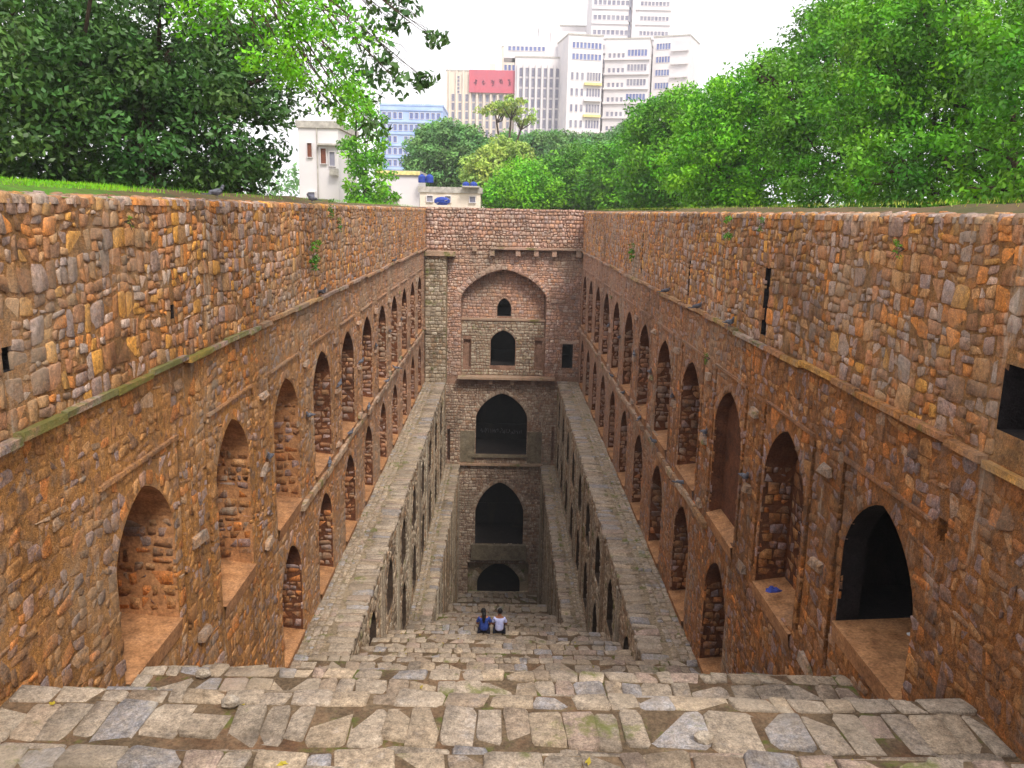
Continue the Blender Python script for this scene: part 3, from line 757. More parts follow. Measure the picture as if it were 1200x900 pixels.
while x < 5.1:
    l = min(random.uniform(1.0, 1.5), 5.14-x); slab('eave_slab', x+.01, x+l-.01, YE-.6, YE, -2.42, -2.3, tint=(158, 138, 132)); x += l
for x in (-.8, .9, 2.1, 3.3, 4.9): slab('bracket', x-.16, x+.16, YE-.5, YE, -2.85, -2.43, tint=(150, 124, 116))
slab('bracket', -2.1, -1.8, YE-.3, YE, -2.6, -2.3, tint=(140, 110, 100))
slab('lintel', 3.85, 5.0, YE-.1, YE, -8.7, -8.5, tint=(200, 196, 190)); slab('projecting_stone', 3.2, 4.1, YE-.12, YE, -5.9, -5.75, tint=(176, 164, 160))
bt = tag(MB().box(-WX+.05, -3.75, YE-1.1, YE, Z1, -2.9, .0).build('buttress', M['mortar_grey'], None, lin((130, 122, 100))), 'grey mossy buttress in the far left corner of the end wall', 'buttress')
fbt = Frame((0, YE-1.1, 0), (1, 0, 0), (0, 0, 1), (0, -1, 0))
stones(fbt, warp(cells(-WX+.06, -3.77, Z1+.02, -2.95, (.18, .34), (.2, .42)), .01, .015), 'stone', M['stone_grey'], bt, 'grey', (.02, .05), .015, top300=100, region=False)
slab('cap_slab', -WX+.03, -3.2, YE-1.35, YE-.02, -2.9, -2.62, 'trim', (150, 150, 130), bt)

# ---------------------------------------------------------------- trees
def leaves_mesh(name, C, R, n_each, leaf, tints, mat, parent, up=.3, droop=0):
    n_each = int(n_each)
    """C centres of leaf clumps (m,3), R radii (m), leaves scattered in each clump's shell"""
    m = len(C); n = m*n_each
    d = rng.normal(size=(n, 3)); d /= np.linalg.norm(d, axis=1)[:, None]
    rr = rng.uniform(.35, 1.05, (n, 1))**.6
    Rr = np.repeat(R, n_each)[:, None]; sc = np.array([1, 1, .72])
    P = np.repeat(C, n_each, 0)+d*rr*Rr*sc
    nrm = d*.7+rng.normal(size=(n, 3))*.55+np.array([0, 0, up]); nrm /= np.linalg.norm(nrm, axis=1)[:, None]
    t = np.cross(nrm, rng.normal(size=(n, 3))); t[:, 2] -= droop; t /= np.linalg.norm(t, axis=1)[:, None]
    b = np.cross(nrm, t); s = leaf*rng.uniform(.7, 1.35, (n, 1))
    V = np.stack([P-t*s*.5, P+b*s*.24-nrm*s*.06, P+t*s*.5, P-b*s*.24-nrm*s*.06], 1).reshape(-1, 3)
    L = np.arange(n*4); T = np.repeat(tints, n_each, 0)*rng.uniform(.75, 1.25, (n, 1))
    return link(name, np_mesh(name, V, L, np.full(n, 4), T), parent, mat)
def tree(name, label, base, blobs, leafmat, leaf=.2, dens=26, clump=.75, n_each=34, trunk_r=.25, cat='tree', group=None, z0=gz, var=.42, droop=0, forkat=None):
    """base (x,y); blobs: ((x,y,z),(rx,ry,rz)) ellipsoids that the crown fills"""
    root = empty(name, (base[0], base[1], z0)); tag(root, label, cat, group)
    org = np.array([base[0], base[1], z0]); C = []
    mb = MB(); cen = np.mean([np.array(b[0], float) for b in blobs], 0)
    fork = org*0+np.array([0, 0, max(.6, (cen[2]-z0)*.42)])+np.array([(cen[0]-base[0])*.25, (cen[1]-base[1])*.25, 0])
    if forkat: fork = np.array(forkat, float)-org
    mb.tube([(0, 0, -.2), tuple(fork*np.array([.4, .4, .5])+np.array([random.uniform(-.15, .15), 0, 0])), tuple(fork)], [trunk_r*1.35, trunk_r, trunk_r*.8], 8)
    for (bc, br) in blobs:
        bc = np.array(bc, float); br = np.array(br, float); vol = br.prod()*4.19
        k = max(5, int(dens*vol**.72/6))
        d = rng.normal(size=(k, 3)); d /= np.linalg.norm(d, axis=1)[:, None]
        d *= rng.uniform(.25, 1.0, (k, 1))**.42
        C.append(bc+d*br)
        e = bc-org; mid = fork*.5+e*.5+rng.normal(size=3)*.25
        mb.tube([tuple(fork), tuple(mid), tuple(e)], [trunk_r*.55, trunk_r*.36, trunk_r*.15], 6)
        for _ in range(5):
            i = rng.integers(len(C[-1])); tip = C[-1][i]-org; s = mid*.4+e*.6
            mb.tube([tuple(s), tuple((s+tip)/2+rng.normal(size=3)*.2), tuple(tip)], [trunk_r*.22, trunk_r*.14, trunk_r*.05], 5)
    mb.build('trunk', M['bark'], root)
    C = np.concatenate(C)-org; R = clump*rng.uniform(.6, 1.3, len(C))
    T = np.ones((len(C), 3))*rng.uniform(1-var, 1+var, (len(C), 1)); T[:, 0] *= rng.uniform(.85, 1.2, len(C))
    leaves_mesh('crown', C, R, n_each, leaf, T, leafmat, root, droop=droop)
    return root
def B(px, py, Y, r, ry=None, rz=None):      # a crown ellipsoid at a place seen at (px,py) when Y metres away
    p = at(px, py, Y); return (tuple(p), (r, ry or r, rz or r*.85))

tree('broadleaf_tree', 'dense dark glossy-leaved tree spreading over the left wall, dark branches inside', (-11.5, 24),
     [B(60, 150, 22, 2.8), B(180, 140, 23, 2.8), B(262, 150, 24, 2.0), B(285, 85, 24, 1.8), B(200, 50, 24, 2.6), B(90, 40, 24, 3), B(302, 200, 25, .8), B(250, 205, 25, 1.1), B(120, 210, 23, 1.2), B(40, 215, 23, 1.2), B(180, 218, 24, 1.2), B(285, 222, 25, .8), B(230, 110, 26, 2.0), B(130, 90, 26, 2.2)],
     M['leaf_dark'], .18, 27, .6, 74, .32)
tree('broadleaf_tree', 'dark tree at the far left edge, behind the mossy coping', (-16, 20),
     [B(-60, 120, 20, 3), B(10, 60, 21, 2.5), B(15, 170, 21, 1.8), B(-80, 30, 20, 3)], M['leaf_dark'], .18, 24, .65, 66, .3)
tree('overhanging_tree', 'tree with thin dark sprays of leaves hanging against the white sky, left of the towers', (-12.2, 23.5),
     [B(395, 20, 20, .75), B(440, 12, 20, .7), B(400, 70, 20, .55), B(430, 105, 20, .35, None, .5), B(395, 120, 20, .35), B(468, 25, 20, .3), B(512, 45, 20, .13), B(500, 95, 20, .16), B(470, 100, 20, .12), B(450, 75, 20, .35), B(475, 5, 20, .3), B(436, 150, 20, .15), B(433, 60, 20, .4)],
     M['leaf_dark'], .2, 36, .36, 13, .05, var=.3, droop=.6, forkat=(-8, 19, 8.0))
tree('neem_tree', 'feathery bright green tree hanging into the top of the photo, left of the sky', (-13.0, 17),
     [B(215, 8, 13, .4), B(300, 30, 13, .9), B(360, 60, 14, .8), B(395, 35, 14, .6), B(330, 5, 13, .8), B(400, 125, 15, .55), B(260, 0, 13, .6), B(385, 90, 14, .5)],
     M['leaf_bright'], .085, 60, .28, 60, .08, var=.18, forkat=(-7.5, 14, 8.5))
tree('creeper_tree', 'fresh light green tree beside the white house, behind the left coping', (-10.2, 63),
     [B(428, 165, 60, 1.6, None, 3), B(432, 215, 60, 1.8, None, 2.0), B(418, 110, 58, 1.2), B(446, 232, 62, 1.4)], M['leaf_bright'], .3, 26, .6, 40, .2)
# trees over the end wall
FAR = [('round_tree', 'big blue-green round tree over the end wall, under the office block', 528, [B(525, 185, 110, 5.5), B(510, 200, 110, 4), B(550, 190, 110, 4.5)], 110, 'leaf_haze'),
       ('acacia_tree', 'flat-topped thin tree whose bare forked branches show against the white block', 590, [B(580, 128, 120, 2.4, None, 1.2), B(600, 124, 120, 2.6, None, 1.3), B(615, 138, 120, 1.8, None, 1.2)], 120, 'leaf_olive'),
       ('bush_tree', 'low yellow-green bushy tree just above the middle of the end wall', 612, [B(610, 222, 80, 3), B(590, 232, 80, 2), B(632, 226, 80, 2)], 80, 'leaf_bright'),
       ('round_tree', 'olive tree right of the blue-green one, behind the bush', 572, [B(575, 205, 98, 3.4), B(592, 190, 98, 3)], 98, 'leaf_olive'),
       ('round_tree', 'pale tree under the vertical window strips of the white block', 640, [B(625, 185, 125, 4.2), B(655, 182, 125, 4), B(600, 178, 128, 3.2)], 125, 'leaf_haze'),
       ('round_tree', 'dark green tree standing over the right half of the end wall', 672, [B(665, 215, 86, 3.8), B(690, 205, 86, 3.6), B(650, 230, 86, 2.5)], 86, 'leaf_mid'),
       ('round_tree', 'grey-green tree below the tallest tower', 745, [B(725, 178, 130, 4), B(750, 160, 130, 3.4), B(690, 180, 130, 3.5), B(770, 180, 130, 4)], 130, 'leaf_haze'),
       ('round_tree', 'soft green tree where the right wall begins', 735, [B(735, 205, 78, 4), B(715, 228, 78, 2.6), B(760, 200, 78, 3.5)], 78, 'leaf_mid')]
for nm, lb, px, bl, Y, mt in FAR:
    p = at(px, 248, Y); big = nm != 'acacia_tree'
    tree(nm, lb, (p[0], Y), bl, M[mt], .42 if Y > 95 else .32, 24 if big else 14, 1.0 if big else .6, 80 if big else 34, .35 if big else .5, group=None)
# dense belt of trees along the right wall
tree('broadleaf_tree', 'yellow-green tree at the left foot of the right-hand tree slope', (11.5, 60),
     [B(790, 190, 58, 4), B(775, 150, 58, 2.6), B(800, 140, 58, 2.6), B(830, 215, 56, 3), B(770, 225, 58, 2.5)], M['leaf_mid'], .26, 26, .8, 70, .35)
tree('broadleaf_tree', 'bright yellow-green tree in the middle of the right-hand tree slope', (12.5, 42),
     [B(860, 150, 42, 3.0), B(830, 190, 41, 2.6), B(890, 200, 40, 2.8), B(900, 120, 42, 2.6), B(850, 225, 41, 2), B(930, 105, 42, 2.0), B(835, 130, 43, 1.6)], M['leaf_bright'], .21, 26, .7, 72, .35)
tree('broadleaf_tree', 'tall tree whose top breaks the skyline right of the white sky', (17, 38),
     [B(990, 60, 38, 2.8), B(960, 110, 37, 2.8), B(1000, 150, 36, 3.0), B(955, 180, 36, 2.4), B(1010, 0, 38, 2.6), B(958, 52, 38, .9), B(975, 25, 38, 1.0), B(970, 225, 34, 1.6), B(1030, 215, 32, 1.8), B(890, 76, 38, .5)], M['leaf_mid'], .19, 26, .66, 74, .36)
tree('broadleaf_tree', 'large dark green tree filling the right of the photo, sky showing through gaps', (17.5, 27),
     [B(1080, 60, 28, 2.8), B(1140, 10, 27, 2.8), B(1180, 60, 26, 2.0), B(1070, 150, 27, 2.0), B(1100, 205, 25, 1.7), B(1140, 228, 24, 1.0), B(1060, 230, 25, 1.0), B(1140, 160, 27, 1.6), B(1180, 200, 24, 1.7), B(1110, 110, 27, 1.8), B(1040, 200, 26, 1.5), B(1190, 120, 25, 1.4), B(1020, 110, 28, 2.0), B(1060, 20, 29, 2.2), B(1120, 60, 29, 2.4)], M['leaf_mid'], .17, 26, .55, 72, .34)
tree('broadleaf_tree', 'shaded tree at the far right edge behind the coping', (19, 21),
     [B(1230, 60, 21, 2.2), B(1260, 160, 20, 2.2), B(1215, 225, 20, 1.0), B(1150, 222, 21, .9), B(1300, 80, 20, 2.5)], M['leaf_mid'], .17, 25, .55, 66, .3)
# far wood closing the gaps under the skyline, one mass
C = []
for x in np.arange(-120, 170, 4.5):
    for k in range(3): C.append((x+random.uniform(-2, 2), 150+random.uniform(-6, 12), random.uniform(-1, 5.5+2*math.sin(x*.1))))
C = np.array(C); T = np.ones((len(C), 3))*rng.uniform(.75, 1.2, (len(C), 1))
tag(leaves_mesh('distant_wood', C, np.full(len(C), 3.2), 60, 1.0, T, M['leaf_haze'], None), kind='stuff', label='mass of far trees behind the nearer ones')
def grass(name, label, sg, y0, y1, n, hgt):
    y = rng.uniform(y0, y1, n); x = sg*(WX+rng.uniform(.32, 1.9, n)); z = np.full(n, .2)+np.clip((abs(x)-WX-.35)*.13, 0, .09)
    a = rng.uniform(0, 6.28, n); h = hgt*rng.uniform(.4, 1.2, n); wv = .006
    P = np.stack([x, y, z-.03], 1); d = np.stack([np.cos(a)*wv, np.sin(a)*wv, 0*a], 1); tip = P+np.stack([np.sin(a)*h*.4, np.cos(a)*h*.4, h], 1)
    V = np.stack([P-d, P+d, tip], 1).reshape(-1, 3); T = np.stack([rng.uniform(.8, 1.5, n), rng.uniform(.8, 1.2, n), np.full(n, .8)], 1)
    tag(link(name, np_mesh(name, V, np.arange(n*3), np.full(n, 3), T), None, M['leaf_bright' if sg < 0 else 'leaf_olive']), kind='stuff', label=label)
grass('grass', 'short bright grass on the near left coping', -1, 6, 14, 5000, .05)
grass('grass', 'sparse dry grass on the rest of the left coping', -1, 14, 55, 1400, .08)
grass('grass', 'sparse dry grass on the right coping', 1, 6, 55, 1200, .07)
n = 420; k = rng.integers(1, len(STEPS), n); C = []
for i in k[:]:
    a, b, z, _ = STEPS[min(i, 40)]
    C.append((random.uniform(-half_w(a)+.1, half_w(a)-.1), random.uniform(a, b), z+.05))
tag(leaves_mesh('dry_leaf_litter', np.array(C), np.full(n, .02), 2, .07, np.tile([1.3, .7, .4], (n, 1)), M['leaf_olive'], None, up=4), kind='stuff', label='dry leaves scattered over the steps')
# small plants on the walls
def tuft(px, py, X, n, s, label, name='wall_fern'):
    r = CM@np.array([px-600, 450-py, -FPX]); p = r*X/r[0]; sg = 1 if X > 0 else -1
    root = tag(empty(name, tuple(p)), label, 'plant', 'plants growing on the masonry')
    mb = MB()
    for k in range(7):
        a = k*.9; mb.tube([(0, 0, 0), (-sg*.08, math.cos(a)*s*.3, math.sin(a)*s*.3), (-sg*.12, math.cos(a)*s*.6, math.sin(a)*s*.5-.08)], [.006, .005, .003], 4)
    mb.build('stem', M['bark'], root)
    C = np.array([(-sg*.09, random.uniform(-s, s)*.5, random.uniform(-s, s)*.7) for _ in range(8)])
    leaves_mesh('foliage', C, np.full(8, s*.25), n, s*.17, np.ones((8, 3))*.7, M['leaf_mid'], root)
for a in ((858, 268, 5.1, 18, .35, 'fern drooping from the middle of the right wall top'), (897, 262, 5.1, 12, .22, 'small fern right of the drooping one on the right wall top'),
          (1060, 292, 5.08, 16, .16, 'pale yellow-green sprig on the near part of the right wall'), (743, 295, 5.1, 16, .5, 'trailing green plant on the far part of the right wall'),
          (366, 300, -5.1, 22, .5, 'green plant trailing down the middle of the left wall'), (384, 245, -5.1, 18, .35, 'leafy tuft on the left wall top beside the white house'),
          (145, 260, -5.1, 10, .1, 'tiny sprig between the near stones of the left wall'), (395, 262, -5.1, 14, .3, 'fern just below the tuft on the left wall top'),
          (832, 420, 5.1, 14, .2, 'green moss fern above a niche on the right wall')): tuft(*a)

# ---------------------------------------------------------------- buildings beyond
M['white_wall'] = plain('white_rendered_wall', (222, 216, 216), .8, (206, 202, 206), nz=.2)
M['cream_wall'] = plain('cream_wall', (226, 214, 198), .8, (212, 198, 186), nz=.2)
M['blue_wall'] = plain('pale_blue_glass_wall', (150, 176, 226), .5, (176, 196, 232), nz=.3)
M['pane'] = plain('dark_window_glass', (112, 112, 134), .25, (150, 148, 160), nz=.4)
M['blue_pane'] = plain('blue_window_glass', (92, 104, 160), .25, (120, 132, 176), nz=.4)
M['red'] = plain('red_hoarding', (196, 92, 106), .6, (184, 96, 112), nz=.3)
M['mauve'] = plain('dark_lettering', (112, 44, 70), .6)
M['tank_blue'] = plain('blue_plastic', (38, 66, 158), .5)
M['brown'] = plain('brown_shutter', (128, 78, 60), .7)
M['roof'] = plain('flat_roof_concrete', (190, 184, 176), .9)
M['yellow'] = plain('pale_yellow_band', (240, 224, 150), .8)
def block(name, label, cat, Y, x0, x1, ytop, depth=18, mat='white_wall', rot=0, group=None):
    """a building seen between pixel columns x0..x1 with its roof at ytop when Y away"""
    a = at(x0, ytop, Y); b = at(x1, ytop, Y); wd = b[0]-a[0]; h = a[2]*.5+b[2]*.5-gz
    root = empty(name, ((a[0]+b[0])/2, Y, gz), rot); tag(root, label, cat, group)
    MB().box(-wd/2, wd/2, 0, depth, 0, h).build('wall', M[mat], root)
    m = MB(); m.box(-wd/2-.15, wd/2+.15, -.15, depth+.15, h, h+.5); m.build('roof', M['roof'] if mat != 'blue_wall' else M[mat], root)
    return root, wd, h
WIN = {}
def window(root, x, z, ww, wh, pane='pane', y=-.0):
    key = (round(ww, 2), round(wh, 2), pane)
    if key not in WIN:
        f = MB(); t = min(ww, wh)*.12
        for bx in ((-ww/2-t, -ww/2, -wh/2-t, wh/2+t), (ww/2, ww/2+t, -wh/2-t, wh/2+t), (-ww/2, ww/2, wh/2, wh/2+t), (-ww/2, ww/2, -wh/2-t, -wh/2)): f.box(bx[0], bx[1], -.18, -.002, bx[2], bx[3])
        p = MB(); p.box(-ww/2, ww/2, -.06, -.004, -wh/2, wh/2)
        fm = bpy.data.meshes.new('window'); fm.from_pydata(f.v, [], f.f); fm.materials.append(M['white_wall'])
        pm = bpy.data.meshes.new('pane'); pm.from_pydata(p.v, [], p.f); pm.materials.append(M[pane]); WIN[key] = (fm, pm)
    fm, pm = WIN[key]
    o = link('window', fm, root); o.location = (x, y, z); q = link('pane', pm, o); return o
def grid(root, xa, xb, za, zb, nx, nz, fw=.6, fh=.55, pane='pane', skip=.0):
    dx = (xb-xa)/nx; dz = (zb-za)/nz
    for i in range(nx):
        for j in range(nz):
            if random.random() < skip: continue
            window(root, xa+(i+.5)*dx, za+(j+.5)*dz, dx*fw, dz*fh, pane)
BG = 'towers on the skyline'
# blue office block
r, wd, h = block('office_block', 'pale blue office block with rows of windows, left of the white towers', 'building', 230, 445, 519, 124, 20, 'blue_wall', 0, BG)
grid(r, -wd/2+.4, wd/2-.4, 3, h-1, 11, 8, .62, .5, 'blue_pane', .06)
for j in range(9): MB().box(-wd/2, wd/2, -.3, -.01, 3+(h-4)/8*j-.25, 3+(h-4)/8*j+.15).build('floor_band', M['blue_wall'], r)
# white slab with the red hoarding
Y = 300
r, wd, h = block('slab_block', 'white slab block carrying the red hoarding on its roof line', 'building', Y, 523, 604, 84, 16, 'cream_wall', 0, BG)
n = 9; zt = h-7.2
for i in range(n):
    x = -wd/2+1.2+(wd-2.4)*(i+.5)/n
    for j in range(12): window(r, x, 6+(zt-6)*(j+.5)/12, .95, (zt-6)/12*.8)
for i in range(n+1): MB().box(-wd/2+1.2+(wd-2.4)*i/n-.28, -wd/2+1.2+(wd-2.4)*i/n+.28, -.9, -.01, 0, h if i < 4 else h-7.3).build('mullion', M['cream_wall'], r)
for j in range(5): window(r, -wd/2+1.6+2.6, h-2.0-j*1.2, .7, .8)
hb = MB().box(wd/2-15.8, wd/2-.1, -1.4, -.92, h-7.0, h+.4).build('red_hoarding', M['red'], r)
m = MB()          # illegible dark characters on the red hoarding
for k in range(5):
    cx = wd/2-15.8+2.2+k*2.9
    for _ in range(6):
        a_ = (cx+random.uniform(-.6, .6), -1.46, h-3.6+random.uniform(-1.2, 1.2)); b_ = (cx+random.uniform(-.6, .6), -1.46, h-3.6+random.uniform(-1.2, 1.2)); m.tube([a_, b_], [.16, .14], 4)
m.build('lettering', M['mauve'], hb)
MB().box(wd/2-9, wd/2-7, 2, 5, h+.5, h+3).build('roof_hut', M['cream_wall'], r)
# middle slab with vertical strips
r, wd, h = block('slab_block', 'white slab block with long vertical window strips, right of the red hoarding', 'building', Y-3, 604, 668, 68, 16, 'white_wall', 0, BG)
n = 8
for i in range(n):
    x = -wd/2+1+(wd-2)*(i+.5)/n
    for j in range(13): window(r, x, 6+(h-9)*(j+.5)/13, 1.0, (h-9)/13*.82)
for i in range(n+1): MB().box(-wd/2+1+(wd-2)*i/n-.32, -wd/2+1+(wd-2)*i/n+.32, -1.0, -.01, 0, h-2).build('mullion', M['white_wall'], r)
for x0, x1, dh in ((-wd/2-4, -wd/2+12, 5.4), (-wd/2-1, -wd/2+8, 7.6), (-wd/2+8, -wd/2+15, 12.5), (-wd/2+12, -wd/2+24, 9.6), (-wd/2+10, -wd/2+20.2, 3)):
    MB().box(x0, x1, 3+dh*.2, 13, h+.5, h+dh).build('penthouse', M['white_wall'], r)
for k in range(9): window(r, -wd/2-2+k*1.45, h+3.6, .9, 1.3, 'blue_pane', 4.05)
r, wd, h = block('slab_block', 'pale block whose roof steps up behind the red hoarding', 'building', Y+22, 588, 668, 56, 14, 'cream_wall', 0, BG)
grid(r, -wd/2+.8, wd/2-.8, h-9, h-1.5, 16, 2, .6, .5, 'blue_pane', .1)
r, wd, h = block('slab_block', 'pale block stepping up left of the tallest tower, upper windows only in view', 'building', Y+40, 632, 704, 31, 14, 'white_wall', 0, BG)
grid(r, -wd/2+.8, wd/2-.8, h-14, h-1.5, 14, 3, .6, .5, 'pane', .1)
MB().box(-wd/2+3, -wd/2+9, 3, 8, h+.5, h+3.4).build('roof_hut', M['white_wall'], r)
# front block with balconies
r, wd, h = block('balcony_block', 'white block with dark blue windows at its top and yellow-edged balconies', 'building', Y-14, 666, 708, 42, 16, 'white_wall', math.radians(9), BG)
grid(r, -wd/2+1.2, wd/2-.4, h-8.2, h-1.2, 8, 2, .66, .5, 'blue_pane')
grid(r, -wd/2+6.4, wd/2-.4, 8, h-10, 5, 8, .7, .5, 'pane')
for j in range(8): MB().box(wd/2-6, wd/2-.2, -1.2, -.01, 8+(h-18)/8*j-.3, 8+(h-18)/8*j+.5).build('balcony', M['yellow'] if j % 2 else M['white_wall'], r)
for i in range(3):
    for j in range(8): window(r, -wd/2+1.6+i*1.7, 8+(h-18)*(j+.5)/8, .8, 2.2)
# tower pair
r, wd, h = block('tower', 'tallest white tower, running out of the top of the photo', 'building', Y+12, 696, 790, -46, 20, 'white_wall', 0, BG)
for j in range(13):
    zz = h-4-j*4.9
    for i in range(8): window(r, -wd/2+1.2+i*1.6, zz, 1.1, 1.5)
    for i in range(8): window(r, 3.6+i*1.3, zz, .9, 1.3)
    MB().box(-wd/2, wd/2, -.5, -.01, zz-2.2, zz-1.5).build('floor_band', M['white_wall'], r)
MB().box(-.9, -.3, -.5, -.01, 0, h-1).build('shaft', M['pane'], r)
MB().box(.1, 1.2, -1.6, -.01, 0, h-1).build('shaft_fin', M['white_wall'], r)
r, wd, h = block('tower', 'white tower with a column of window bands, in front of the tallest one', 'building', Y-6, 710, 762, 46, 16, 'white_wall', math.radians(-12), BG)
for j in range(10):
    zz = h-4.3-j*4.7
    for i in range(6): window(r, wd/2-6.8+i*1.1, zz, .8, 2.0, 'blue_pane' if j % 3 == 0 else 'pane')
    for i in range(4): window(r, -wd/2+1.6+i*1.5, zz-.8, .8, 1.4)
    MB().box(-wd/2-.3, wd/2+.3, -.7, -.01, zz-2.3, zz-1.7).build('floor_band', M['white_wall'], r)
r, wd, h = block('tower', 'white tower furthest right, stepping down beside the tree slope', 'building', Y+2, 766, 809, 43, 16, 'white_wall', math.radians(-24), BG)
for j in range(10):
    zz = h-3-j*4.3
    for i in range(5): window(r, -wd/2+1.6+i*1.0, zz, .75, 1.9, 'blue_pane')
    MB().box(-wd/2+6.6, wd/2-.2, -.8, -.01, zz-1.9, zz-1.2).build('balcony', M['white_wall'], r)
# near white house, low house and roof clutter
r, wd, h = block('house', 'white two storey house with a brown window behind the left coping', 'house', 64, 349, 396, 150, 8, 'white_wall')
window(r, -wd/2+.85, h-1.6, .35, 1.0, 'brown'); window(r, wd/2-1.1, h-2.0, .4, 1.1, 'brown'); window(r, wd/2-.45, h-2.2, .4, 1.0); window(r, -wd/2+.9, h-4.9, .5, .5)
MB().box(wd/2-1.5, wd/2+.05, -.5, -.01, h-1.25, h-1.12).build('sunshade', M['roof'], r)
MB().box(wd/2-.6, wd/2, -.5, -.12, h-3.4, h-2.9).build('air_conditioner', M['roof'], r)
MB().tube([(-wd/2+1.4, -.08, 0), (-wd/2+1.4, -.08, h)], [.05, .05]).build('drainpipe', M['roof'], r)
MB().box(wd/2-1.0, wd/2-.2, 2, 3, h+.5, h+1.6).build('roof_tank', M['white_wall'], r)
r, wd, h = block('low_house', 'low white house with a yellowish roof edge, over the left end of the end wall', 'house', 84, 441, 491, 206, 7, 'white_wall')
MB().box(-wd/2-.1, wd/2+.1, -.25, -.16, h+.1, h+.45).build('fascia', M['yellow'], r); window(r, -wd/2+1.2, h-1.2, .5, .5); MB().box(-wd/2+.6, -wd/2+2.2, -.6, -.01, h-2.3, h-2.1).build('sunshade', M['roof'], r)
r, wd, h = block('shed', 'low pale shed roof beside the low house, carrying the blue water tanks', 'shed', 76, 492, 563, 226, 6, 'cream_wall')
for x in (-wd/2+.9, -.2, wd/2-.7): window(r, x, h-.55, .5, .5)
MB().box(wd/2-1.6, wd/2-.1, -1, 3, h+.5, h+.62).build('awning', M['roof'], r)
def tank(px, py, Y, w_, h_, label, nm='water_tank'):
    p = at(px, py, Y); root = tag(empty(nm, tuple(p)), label, 'water tank', 'water tanks on the roofs')
    m = MB().tube([(0, 0, 0), (0, 0, h_*.75), (0, 0, h_*.92), (0, 0, h_)], [w_/2, w_/2, w_*.36, w_*.18], 14); m.build('tank_body', M['tank_blue'], root)
    m = MB().tube([(0, 0, h_), (0, 0, h_*1.08)], [w_*.2, w_*.19], 12); m.build('lid', M['tank_blue'], root)
tank(494.5, 214, 83, .75, .75, 'left blue water tank of the pair beside the low white house'); tank(503.5, 214, 83, .75, .75, 'right blue water tank of the pair beside the low white house')
tank(546, 220, 77, .65, .5, 'small blue water tank on the right end of the shed roof'); tank(555, 220, 77, .65, .5, 'rightmost small blue water tank, at the shed roof corner')
p = at(518, 240, 72); root = tag(empty('tarpaulin_bundle', tuple(p)), 'blue tarpaulin bundle lying on the low roof behind the end wall', 'tarpaulin')
MB().ball((0, 0, .3), (.7, .4, .38), 10, 5).build('bundle', M['tank_blue'], root); MB().tube([(-.5, -.3, .1), (.5, -.35, .4)], [.02, .02]).build('rope', M['roof'], root)
MB().box(.0, 1.6, 0, 1.2, -1.2, 0).build('wall_top', M['cream_wall'], None); o = bpy.data.objects['wall_top']; o.name = 'yard_wall'; o.location = (p[0]-.9, p[1]-.4, p[2]-.02); tag(o, 'low cream yard wall under the blue tarpaulin', 'wall')

# ---------------------------------------------------------------- pigeons and litter
def pigeon_meshes():
    b = MB().tube([(-.15, 0, .075), (-.08, 0, .095), (.0, 0, .1), (.07, 0, .12), (.105, 0, .155), (.12, 0, .19)], [.014, .038, .055, .05, .03, .022], 8)
    h = MB().ball((.13, 0, .2), .024, 8, 5).tube([(.15, 0, .2), (.175, 0, .193)], [.007, .002], 5)
    t = MB().box(-.26, -.12, -.03, .03, .06, .078)
    wv = MB().ball((-.04, 0, .105), (.115, .058, .034), 8, 5)
    l = MB().tube([(.0, .02, .06), (.01, .02, .0)], [.005, .004], 4).tube([(.0, -.02, .06), (.01, -.02, .0)], [.005, .004], 4)
    out = []
    for nm, m in (('body', b), ('head', h), ('tail', t), ('wings', wv), ('legs', l)):
        me = bpy.data.meshes.new('pigeon_'+nm); me.from_pydata(m.v, [], m.f); me.materials.append(M['feather']); out.append((nm, me))
    return out
PM = pigeon_meshes()
def pigeon(loc, rz, where):
    r = tag(empty('pigeon', loc, rz), 'grey-blue pigeon '+where, 'pigeon', 'pigeons resting on the walls'); r.scale = (1.15,)*3
    for nm, me in PM: link(nm, me, r)
def on_wall(px, sg, z, out): 
    lo_, hi_ = 5.0, 56.0
    for _ in range(40):
        m_ = (lo_+hi_)/2; x_, _, _ = project(np.array([sg*(WX-out), m_, z]))
        if (x_ < px) == (sg < 0): lo_ = m_
        else: hi_ = m_
    return (sg*(WX-out), m_, z)
ords = ['first', 'second', 'third', 'fourth', 'fifth', 'sixth', 'seventh', 'eighth', 'ninth', 'tenth']
for k, px in enumerate((378, 462)): pigeon(on_wall(px, -1, ZS+.035, .12), random.uniform(0, 6), f'on the left string course, {ords[k]} from the camera')
for k, px in enumerate((855, 817, 780)): pigeon(on_wall(px, 1, ZS+.035, .12), random.uniform(0, 6), f'on the right string course, {ords[k]} from the camera')
pigeon(on_wall(254, -1, .12, -.1), 1, 'on the left coping above the dark tree foliage, nearer one'); pigeon(on_wall(366, -1, .12, -.1), 4, 'on the left coping beside the white house')
for sg, rr in ((-1, ROWL), (1, ROWR)):
    sdn = 'left' if sg < 0 else 'right'; dz = 0 if sg < 0 else .12
    for k in range(1, 8):
        m_ = rr[k]+1.95
        pigeon((sg*(WX-.09), m_+random.uniform(-.25, .25), -5.55+dz+.01), random.choice((1.5, -1.5, 1.2, -1.8)), f'on the {sdn} wall pier capital after the {ords[k]} upper niche from the stairs')
        if k > 2: pigeon((sg*(WX-.1), rr[k]+random.uniform(-.5, .5), -7.6+dz+.03), random.uniform(0, 6), f'on the {sdn} mid ledge below the {ords[k]} upper niche from the stairs')
M['white_paper'] = plain('white_plastic', (236, 236, 240), .5); M['blue_cloth'] = plain('blue_cloth', (70, 84, 170), .8)
